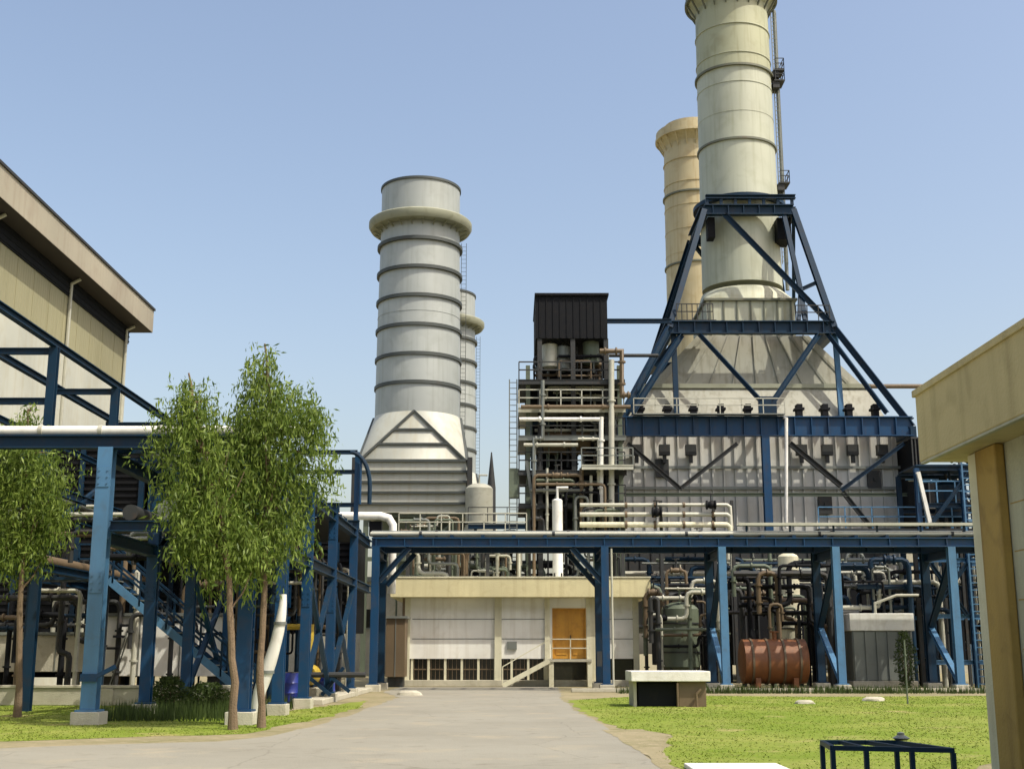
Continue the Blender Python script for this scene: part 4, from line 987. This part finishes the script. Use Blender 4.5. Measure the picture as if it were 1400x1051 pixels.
# catwalk behind the rack, across the centre
def catwalk(px0, px1, py, Y, label, m='grey', hm='lag'):
    a = W(px0,py,Y); c = W(px1,py,Y); t = thing('catwalk', label, 'catwalk', ((a.x+c.x)/2, Y, 0))
    b = MB(); b.box(a.x, c.x, Y, Y+1.0, a.z-.1, a.z); b.build('deck', m, t)
    b = MB(); b.ib((a.x,Y-.03,a.z-.25),(c.x,Y-.03,a.z-.25),.1,.3,.03); b.build('edge_beam', 'navy', t)
    b = MB(); handrail(b, [(a.x,Y+.03,a.z),(c.x,Y+.03,a.z)], 1.1, 1.3, .028); b.build('handrail', hm, t)
    for x in np.arange(a.x+.5, c.x, 4.5): b = MB(); b.bar((x,Y+.5,0),(x,Y+.5,a.z-.11),.2); b.build('post', 'dark', t)
catwalk(545, 720, 728, 70, 'catwalk with pale handrail below the large silver stack')
catwalk(1120, 1340, 722, 64, 'catwalk with pale handrail at the right end behind the rack', 'dark', 'pale_blue')
catwalk(640, 720, 715, 86, 'far catwalk between the silver stacks and the process tower', 'grey', 'dark')
GX = ['lag','grey','green','dark','dark','brownp','black']
pipework('valve_station', 'valves and pipes beneath the large silver stack', (W(545,700,74).x,W(640,700,74).x), (71.5,76), (5.5,9.6), 22, 41, GX, (.07,.2), valves=6)
pipework('valve_station', 'valves and pipes between the silver stacks and the process tower', (W(640,700,74).x,W(712,700,74).x), (71.5,76), (5,9), 22, 42, GX, (.07,.18), valves=6)
pipework('valve_station', 'pipes over the roof of the white raised building', (W(560,770,75).x,W(820,770,75).x), (75,77), (4.5,7.2), 22, 43, ['dark','lag','grey','black','green'], (.08,.25), vert=.3, valves=6)
pipework('valve_station', 'pipes under the rack right of the white raised building', (W(885,800,64).x,W(985,800,64).x), (62,66), (1.5,6), 19, 44, ['dark','dark','black','brownp','green','lag'], (.07,.17), valves=5)
pipework('valve_station', 'pipes under the rack above the rusty tank', (W(995,800,65).x,W(1135,800,65).x), (62.5,68), (3.0,6.3), 22, 45, ['dark','grey','black','brownp','green','black','dark'], (.08,.2), vert=.35, valves=5)
pipework('valve_station', 'pipes under the rack above the pale square tank', (W(1140,800,65).x,W(1290,800,65).x), (63,68), (3.6,6.5), 22, 46, ['dark','grey','black','navy','black','lag'], (.08,.2), vert=.4, valves=5)
pipework('valve_station', 'dark pipes low at the foot of the grey boiler', (W(840,700,76).x,W(1220,700,76).x), (74,78), (3,8.4), 35, 47, ['grey','dark','green','lag','navy'], (.08,.22), vert=.4, valves=8)
pipework('valve_station', 'blue and grey pipes at the right end beside the ochre building', (W(1250,700,70).x,W(1345,700,70).x), (66,72), (2,13), 25, 48, ['pale_blue','dark','navy','navy','lag','black'], (.08,.2), vert=.6, valves=5)
# dark duct block behind the rack, over the white building, and dark equipment under the boiler
def ductblock(px0, px1, py0, py1, Y, d, m, label):
    a = W(px0,py0,Y); c = W(px1,py1,Y); t = thing('filter_house', label, 'equipment', ((a.x+c.x)/2, Y, 0)); zb = max(c.z, 1.0)
    b = MB(); b.box(a.x, c.x, Y, Y+d, zb, a.z); b.build('casing', m, t, bevel=.03)
    b = MB(); n = max(3, int((c.x-a.x)/.7))
    for k in range(n+1): x = a.x+(c.x-a.x)*k/n; b.box(x-.04, x+.04, Y-.08, Y-.003, zb, a.z)
    b.box(a.x-.06, c.x+.06, Y-.1, Y+d+.05, a.z+.002, a.z+.12); b.build('stiffener', 'dark', t)
    for x in (a.x+.3, c.x-.3):
        b = MB(); b.bar((x,Y+.3,0),(x,Y+.3,zb-.01),.25); b.build('leg', 'dark', t)
ductblock(655, 700, 752, 800, 78, 3, 'black', 'black boxed duct above the roof of the white raised building')
ductblock(560, 640, 755, 800, 80, 4, 'green', 'green grey casing above the roof left of the black duct')
ductblock(900, 985, 812, 925, 72, 4, 'black', 'dark casing behind the green upright vessel')
ductblock(1000, 1130, 800, 925, 73, 4, 'black', 'dark casing behind the rusty tank')
ductblock(1140, 1345, 800, 925, 73, 4, 'black', 'dark casing behind the pale square tank')
ductblock(1246, 1268, 600, 720, 79, 4, 'black', 'tall black duct against the right side of the boiler')
ductblock(845, 1215, 738, 800, 79, 2, 'dark', 'long dark duct under the front of the boiler')
ductblock(1268, 1322, 640, 722, 74, 4, 'black', 'black casing in the steelwork left of the ochre building')
# right access tower
def access():
    Y = 63; t = thing('access_tower', 'blue access tower with ladder and crossed struts left of the ochre building', 'tower', (22, 64, 0))
    xs = [W(p,780,Y).x for p in (1262,1325)]+[W(1325,780,Y).x+2.4]; zt = W(1300,640,Y).z
    for x in xs:
        for y in (Y, Y+3): b = MB(); b.ib((x,y,0),(x,y,zt),.24,.24,.035,up=(0,1,0)); b.build('column', 'blue' if y == Y else 'navy', t)
    for py in (640,690,765,842,905):
        z = W(1300,py,Y).z
        for y in (Y,Y+3): b = MB(); b.ib((xs[0],y+.13,z),(xs[-1],y+.13,z),.16,.2,.03); b.build('beam', 'pale_blue' if py > 700 else 'navy', t)
    def br(a, c, m): b = MB(); b.ib(W(*a,Y-.2), W(*c,Y-.2), .18, .18, .03); b.build('brace', m, t)
    br((1255,645),(1272,718),'whitep'); br((1325,645),(1272,718),'navy'); br((1272,770),(1322,840),'navy'); br((1322,770),(1272,840),'navy')
    b = MB(); ladder(b, W(1331,800,Y).x, Y-.3, 0, zt+1, .5, .04); b.build('ladder', 'pale_blue', t)
    b = MB(); z = W(0,690,Y).z; handrail(b, [(xs[0],Y-.1,z+.1),(xs[-1],Y-.1,z+.1)], 1.1, .9, .03); b.build('handrail', 'pale_blue', t)
    b = MB(); z = W(0,640,Y).z; b.box(xs[0], xs[-1], Y, Y+3, z+.12, z+.2); b.build('deck', 'navy', t)
access()
v = W(1300,680,65); vvessel('process_vessel', 'dark blue upright vessel inside the blue access tower', v.x, 65, 8.6, v.z+.6, .8, 'navy', bands=3)

# ---------------------------------------------------------------- items on the right lawn edge
a = W(1017,875,60); c = W(1115,940,60)
htank('fuel_tank', 'rusty orange horizontal tank under the blue rack', (a.x+c.x)/2, 61.4, (W(0,873,60).z+W(0,938,60).z)/2+.05, 1.05, 3.0, 'rust', bands=4, dk=.14, saddle='rust', bandm='brownp')
a = W(908,835,64)
vvessel('process_vessel', 'dull green upright vessel behind the whitewashed block', W(932,860,64).x, 64.5, 1.0, W(0,832,64).z, .95, 'green', bands=2)
v = W(1080,760,68.5); vvessel('process_vessel', 'pale yellowish upright vessel above the rusty tank', v.x, 69, 2.2, v.z, .55, 'pillar', bands=3)
def square_tank():
    Y = 62.2; a = W(1163,838,Y); c = W(1252,938,Y); t = thing('water_tank', 'pale square tank with bright top under the blue rack', 'tank', ((a.x+c.x)/2, Y+1.2, 0))
    b = MB(); b.box(a.x, c.x, Y, Y+2.6, .35, a.z-.85); b.build('body', 'grey', t, bevel=.04)
    b = MB(); b.box(a.x-.1, c.x+.1, Y-.1, Y+2.7, a.z-.846, a.z); b.build('lid', 'whitep', t, bevel=.03)
    b = MB()
    for k in range(6): x = a.x+.1+k*(c.x-a.x-.2)/5; b.box(x-.04, x+.04, Y-.07, Y-.003, .35, a.z-.86)
    b.build('rib', 'grey', t)
    b = MB(); b.box(a.x-.1, c.x+.1, Y-.15, Y+2.7, 0, .346); b.build('base', 'concrete', t, bevel=.02)
    b = MB(); b.path([(c.x-1.6,Y+.5,a.z),(c.x-1.6,Y+.5,a.z+.5),(c.x-.5,Y+.5,a.z+.9),(c.x+.6,Y+.5,a.z+.9)], .07, 8); b.build('inlet_pipe', 'lag', t)
square_tank()
def block():
    p = G(862,972); Yb = G(900,966).y; a = W(862,915,Yb); c = W(970,915,Yb)
    z = W(900,931,Yb).z; zt = W(900,917,Yb).z; t = thing('concrete_shelter', 'low whitewashed slab on walls, dark open front, on the right lawn', 'shelter', ((a.x+c.x)/2, Yb+.8, 0))
    b = MB(); b.box(a.x, c.x, Yb-.15, Yb+1.9, z, zt); b.build('slab', 'whitecon', t, bevel=.02)
    xm = W(928,950,Yb).x
    b = MB(); b.box(xm, c.x-.12, Yb+.05, Yb+1.8, 0, z-.003); b.build('pier', 'brownp', t, bevel=.02)
    b = MB(); b.box(a.x+.1, a.x+.2, Yb+.2, Yb+1.8, 0, z-.003); b.box(a.x+.204, xm-.004, Yb+1.6, Yb+1.8, 0, z-.003); b.build('side_wall', 'concrete', t)
    b = MB(); b.box(a.x+.26, xm-.05, Yb+.25, Yb+1.5, .02, z-.06); b.build('shade_fill', 'black', t)  # black box standing for the shade under the slab
    b = MB(); b.path([(xm-.05,Yb-.1,0),(xm-.05,Yb-.1,z-.05)], .035, 8); b.path([(xm+.55,Yb-.1,0),(xm+.55,Yb-.1,.4),(xm+.7,Yb-.1,.55)], .04, 8); b.each('standpipe', 'brownp', t)
block()
# concrete slab at the bottom edge
p = G(1000, 1049); b = MB(); b.box(W(935,1048,p.y).x, W(1062,1048,p.y).x, p.y-1.1, p.y, 0, .07)
tag(b.build('concrete_slab', 'whitecon', bevel=.015), 'pale concrete slab lying in the lawn at the bottom edge', 'slab')
# steel table frame
def frame():
    Y = 16.6; zt = W(1222,1023,Y).z; x0 = W(1142,1020,Y).x; x1 = W(1303,1030,Y).x; t = thing('steel_stand', 'dark blue open steel stand on the lawn at bottom right', 'stand', ((x0+x1)/2, Y+.5, 0))
    a, b2, c, d_ = V((x0,Y+.15,zt)), V((x1,Y,zt-.02)), V((x1-.38,Y+1.15,zt)), V((x0+.12,Y+1.2,zt))
    for p, q in ((a,b2),(b2,c),(c,d_),(d_,a)): b = MB(); b.bar(p, q, .06, .06); b.build('rail', 'navy', t)
    m1, m2 = a.lerp(b2,.66), d_.lerp(c,.6); b = MB(); b.bar(m1, m2, .055); b.build('rail', 'navy', t)
    b = MB(); b.bar(a.lerp(b2,.28)+V((0,.02,0)), d_.lerp(c,.25), .05); b.build('rail', 'navy', t)
    for p in (a, b2, c, d_, a.lerp(b2,.28), m1): b = MB(); b.bar(V((p.x,p.y,0)), p-V((0,0,.03)), .06); b.box(p.x-.07, p.x+.07, p.y-.07, p.y+.07, 0, .012); b.build('leg', 'navy', t)
    b = MB(); b.bar(a+V((0,0,-zt*.7)), b2+V((0,0,-zt*.7)), .045); b.build('stretcher', 'navy', t)
    p = W(1232,1006,Y+1.15); b = MB(); b.lathe([(.08,0),(.12,.03),(.05,.07),(.05,.1),(.01,.11)], (p.x, Y+1.16, zt+.03), 14); b.build('pipe_cap', 'grey', t)
frame()
# small marker posts / stones near the lawn
rnd = random.Random(5)
b = MB()
x, Yp = G(1241,962).x, G(1241,962).y
b.path([(x,Yp,0),(x+.02,Yp,2.1)], .03, 8); b.ring((x+.02,Yp,1.6), .02, .06, .05, 10); tag(b.build('standpipe', 'green'), 'thin green standpipe at the lawn edge before the pale square tank', 'pipe')
for k, (px, py, s_, lab) in enumerate(((560,950,.5,'flat pale kerb stone lying left of the road end'),(905,958,.3,'small stone beside the whitewashed slab shelter'),(1100,962,.35,'small stone on the lawn in front of the rusty tank'),(1195,958,.4,'small stone on the lawn in front of the pale square tank'))):
    p = G(px,py); b = MB(); n = 10; rr = random.Random(k); rg = []
    for h, f in ((0,1),(.5,.95),(.85,.6)): rg.append([V((p.x+s_*f*math.cos(j*.628)*(1+rr.uniform(-.15,.15)), p.y+s_*.6*f*math.sin(j*.628)*(1+rr.uniform(-.15,.15)), s_*.45*h)) for j in range(n)])
    b.loop(rg); tag(b.build('stone', 'concrete', bevel=.02), lab, 'stone')
wallthing('kerb', 'low concrete kerb along the foot of the long blue rack', 'kerb', 2.6, CX[-1]+6, 56.0, 56.25, 0, .16, 'concrete')

# ---------------------------------------------------------------- mast and background
p = W(672,618,110); t = thing('lightning_mast', 'thin dark pointed mast between the silver stacks and process tower', 'mast', (p.x,110,0))
b = MB(); b.path([(p.x,110,8),(p.x,110,p.z-3.2),(p.x,110,p.z)], [.42,.38,.05], 12); b.build('mast', 'dark', t)
b = MB(); b.lathe([(1.0,2),(.95,9),(.9,p.z-5.5),(.3,p.z-4.6)], (p.x-.4,111.5,0), 24); b.build('shroud', 'lag', t)
vvessel('process_vessel', 'pale upright vessel behind the catwalk beside the silver stack', W(655,690,90).x, 90, 3, W(655,668,90).z, 1.0, 'lag', bands=2)
def bgbuilding(x0, x1, y, z, m, label):
    t = thing('plant_building', label, 'building', ((x0+x1)/2, y, 0))
    b = MB(); b.box(x0, x1, y, y+12, 0, z); b.build('wall', m, t)
    b = MB(); b.box(x0-.3, x1+.3, y-.3, y+12.3, z+.003, z+.4); b.build('roof', 'grey', t)
    for k in range(int((x1-x0)/4)):
        x = x0+1+k*4; f = MB(); f.box(x, x+2, y-.06, y-.003, z*.5, z*.5+1.5); fo = f.build('window', 'glass', t)
        f = MB(); f.box(x-.1, x+2.1, y-.1, y-.062, z*.5-.12, z*.5-.003); f.build('sill', 'grey', fo)
bgbuilding(-30, -9, 105, 7.5, 'concrete', 'low pale plant building far behind the left rack')
bgbuilding(-4, 6, 135, 7.0, 'white', 'low white plant building far behind the catwalk')
bgbuilding(30, 60, 110, 11, 'concrete', 'plain plant building far behind the ochre building')

# ---------------------------------------------------------------- trees
def tree(name, label, bx, by, trunk_pts, blobs, n, seed, m='leaf', tr=.09, leaf=(.06,.23), group='slender drooping trees by the left rack'):
    rnd = random.Random(seed); t = thing(name, label, 'tree', (bx, by, 0), group)
    b = MB(); pts = [V(p) for p in trunk_pts]; k = len(pts)
    sm = [pts[0]]
    for a_, c_ in zip(pts[:-1], pts[1:]):
        for f in (.33, .66, 1): sm.append(a_.lerp(c_, f)+(V((rnd.gauss(0,.018), rnd.gauss(0,.018), 0)) if f < 1 else V((0,0,0))))
    b.path(sm, [tr*(1.25 if i == 0 else 1)*(1-.75*i/(len(sm)-1))*rnd.uniform(.92,1.08) for i in range(len(sm))], 10)
    for j in range(7):
        q = sm[5+rnd.randrange(len(sm)-12)]; a_ = rnd.random()*6.28; L = rnd.uniform(.4,.9)
        b.path([q, q+V((math.cos(a_)*L*.5, math.sin(a_)*L*.5, L*.7)), q+V((math.cos(a_)*L*.8, math.sin(a_)*L*.8, L*1.5))], [tr*.3, tr*.2, tr*.06], 5)
    for (c, rx, rz, wgt) in blobs:      # limbs reaching every clump
        c = V(c); st = min(pts, key=lambda q: abs(q.z-(c.z-rz*.8))); mid = st.lerp(c, .5)+V((rnd.uniform(-.15,.15), rnd.uniform(-.15,.15), .1))
        b.path([st, mid, c+V((0,0,rz*.3))], [tr*.4, tr*.28, tr*.1], 6)
    b.build('trunk', 'bark', t)
    vs = []; fs = []; tw = sum(w_ for *_, w_ in blobs)
    for (c, rx, rz, wgt) in blobs:
        c = V(c); nn = int(n*wgt/tw); ns = max(6, nn//30)
        for s_ in range(ns):            # drooping sprays
            while True:
                u = V((rnd.uniform(-1,1), rnd.uniform(-1,1), rnd.uniform(-1,1)))
                if .15 < u.length < 1: break
            u = u*(1.0 if rnd.random() > .3 else rnd.uniform(1.2,1.6))
            q = c+V((u.x*rx, u.y*rx, u.z*rz)); L = rnd.uniform(.4,1.35); od = V((u.x*.35+rnd.uniform(-.2,.2), u.y*.35+rnd.uniform(-.2,.2), 0)); dens = 30
            for i in range(dens):
                f = rnd.random(); p = q+od*f*L+V((rnd.gauss(0,.09), rnd.gauss(0,.09), -f*L+rnd.gauss(0,.05)))
                l_ = rnd.uniform(*leaf); d_ = V((rnd.gauss(0,.35), rnd.gauss(0,.35), -1)).normalized()
                if rnd.random() < .2: d_ = V((rnd.gauss(0,1), rnd.gauss(0,1), -.2)).normalized()
                sx = d_.cross(V((rnd.gauss(0,1), rnd.gauss(0,1), rnd.gauss(0,.3)))).normalized()*l_*.12
                o = len(vs); vs += [p-sx*.3, p+d_*l_*.4-sx, p+d_*l_, p+d_*l_*.4+sx]; fs.append((o,o+1,o+2,o+3))
    bb = MB(); bb.v = [tuple(v_) for v_ in vs]; bb.f = fs; bb.build('crown', m, t, smooth=False)
    return t
def pb(px, py, Y, rx, rz, w_): return (W(px,py,Y), rx*.84, rz*.88, w_)
Y = 29.3; g0 = G(357,1001)
TB = [(W(357,1000,Y).x, Y, 0), W(356,900,Y), W(362,800,Y), W(366,700,Y), W(368,600,Y), W(366,520,Y), W(362,470,Y)]
tree('drooping_tree', 'tallest drooping tree, crown standing up against the sky beside the silver stack', TB[0][0], Y, TB,
     [pb(362,500,Y,.38,.55,.7), pb(355,545,Y,.62,.75,1.3), pb(395,550,Y,.75,.65,1.5), pb(335,580,Y,.5,.7,1), pb(425,570,Y,.42,.5,.7), pb(385,625,Y,.6,.7,1.2),
      pb(348,655,Y,.6,.8,1.5), pb(395,690,Y,.5,.7,.8), pb(355,720,Y,.75,.7,1.5), pb(436,635,Y,.3,.3,.3), pb(330,745,Y,.5,.45,.6)], 21000, 21)
Y = 28.6
TA = [(W(318,1003,Y).x, Y, 0), W(317,900,Y), W(314,800,Y), W(300,700,Y), W(280,620,Y), W(265,550,Y), W(258,510,Y)]
tree('drooping_tree', 'drooping tree with two close trunks\' crown left of the tallest one', TA[0][0], Y, TA,
     [pb(258,535,Y,.42,.55,.8), pb(282,555,Y,.42,.5,.8), pb(238,565,Y,.4,.5,.6), pb(262,610,Y,.6,.7,1.4), pb(303,630,Y,.45,.6,.9), pb(260,670,Y,.55,.7,1.4), pb(295,690,Y,.6,.7,1.4),
      pb(275,720,Y,.5,.45,.9), pb(320,720,Y,.45,.6,.9)], 14500, 22)
[o for o in C.objects if o.get('label','').startswith('drooping tree with two')][0]['label'] = 'drooping tree with shorter crown, second from the left border'
Y = 34.0
TC = [(W(25,960,Y).x, Y, 0), W(27,860,Y), W(30,780,Y), W(32,700,Y), W(38,620,Y), W(38,560,Y)]
tree('drooping_tree', 'drooping tree at the left border in front of the high dark rack', TC[0][0], Y, TC,
     [pb(38,570,Y,.3,.55,.5), pb(28,610,Y,.6,.55,1), pb(65,625,Y,.55,.5,.9), pb(10,640,Y,.5,.6,.7), pb(50,665,Y,.75,.6,1.4), pb(15,700,Y,.7,.65,1.2), pb(75,690,Y,.45,.5,.8), pb(40,725,Y,.6,.45,.9), pb(5,740,Y,.5,.5,.6)], 15000, 23)
# shrubs
def shrub(px, Y, r, h, n, seed, label):
    rnd = random.Random(seed); p = W(px, 900, Y); x = p.x; t = thing('shrub', label, 'shrub', (x, Y, 0))
    b = MB()
    for k in range(5): a = k*1.26; b.path([(x,Y,0),(x+r*.5*math.cos(a),Y+r*.5*math.sin(a),h*.7)], [.03,.01], 5)
    b.build('stem', 'bark', t)
    vs = []; fs = []
    for i in range(n):
        a = rnd.random()*6.28; f = rnd.random()**.5; z = rnd.random(); rr = r*f*math.sin(.35+z*2.5)
        q = V((x+rr*math.cos(a), Y+rr*math.sin(a), .05+h*z)); l_ = rnd.uniform(.07,.16); d_ = V((rnd.gauss(0,1),rnd.gauss(0,1),rnd.gauss(.4,.6))).normalized(); sx = d_.cross(V((rnd.gauss(0,1),rnd.gauss(0,1),rnd.gauss(0,1)))).normalized()*l_*.25
        o = len(vs); vs += [tuple(q), tuple(q+d_*l_*.5-sx), tuple(q+d_*l_), tuple(q+d_*l_*.5+sx)]; fs.append((o,o+1,o+2,o+3))
    bb = MB(); bb.v = vs; bb.f = fs; bb.build('foliage', 'bush', t, smooth=False)
shrub(235, 37.5, .6, .9, 1500, 1, 'low shrub on the lawn between the pale column and the trees')
shrub(285, 38.5, .8, .7, 1800, 2, 'wide low shrub at the foot of the staircase')
shrub(1238, 60, .55, 2.6, 1800, 3, 'tall green shrub in front of the pale square tank')
shrub(948, 53.6, .5, .6, 900, 4, 'small dry shrub at the right side of the whitewashed slab shelter')

for o in C.objects:
    if '_org' in o: del o['_org']
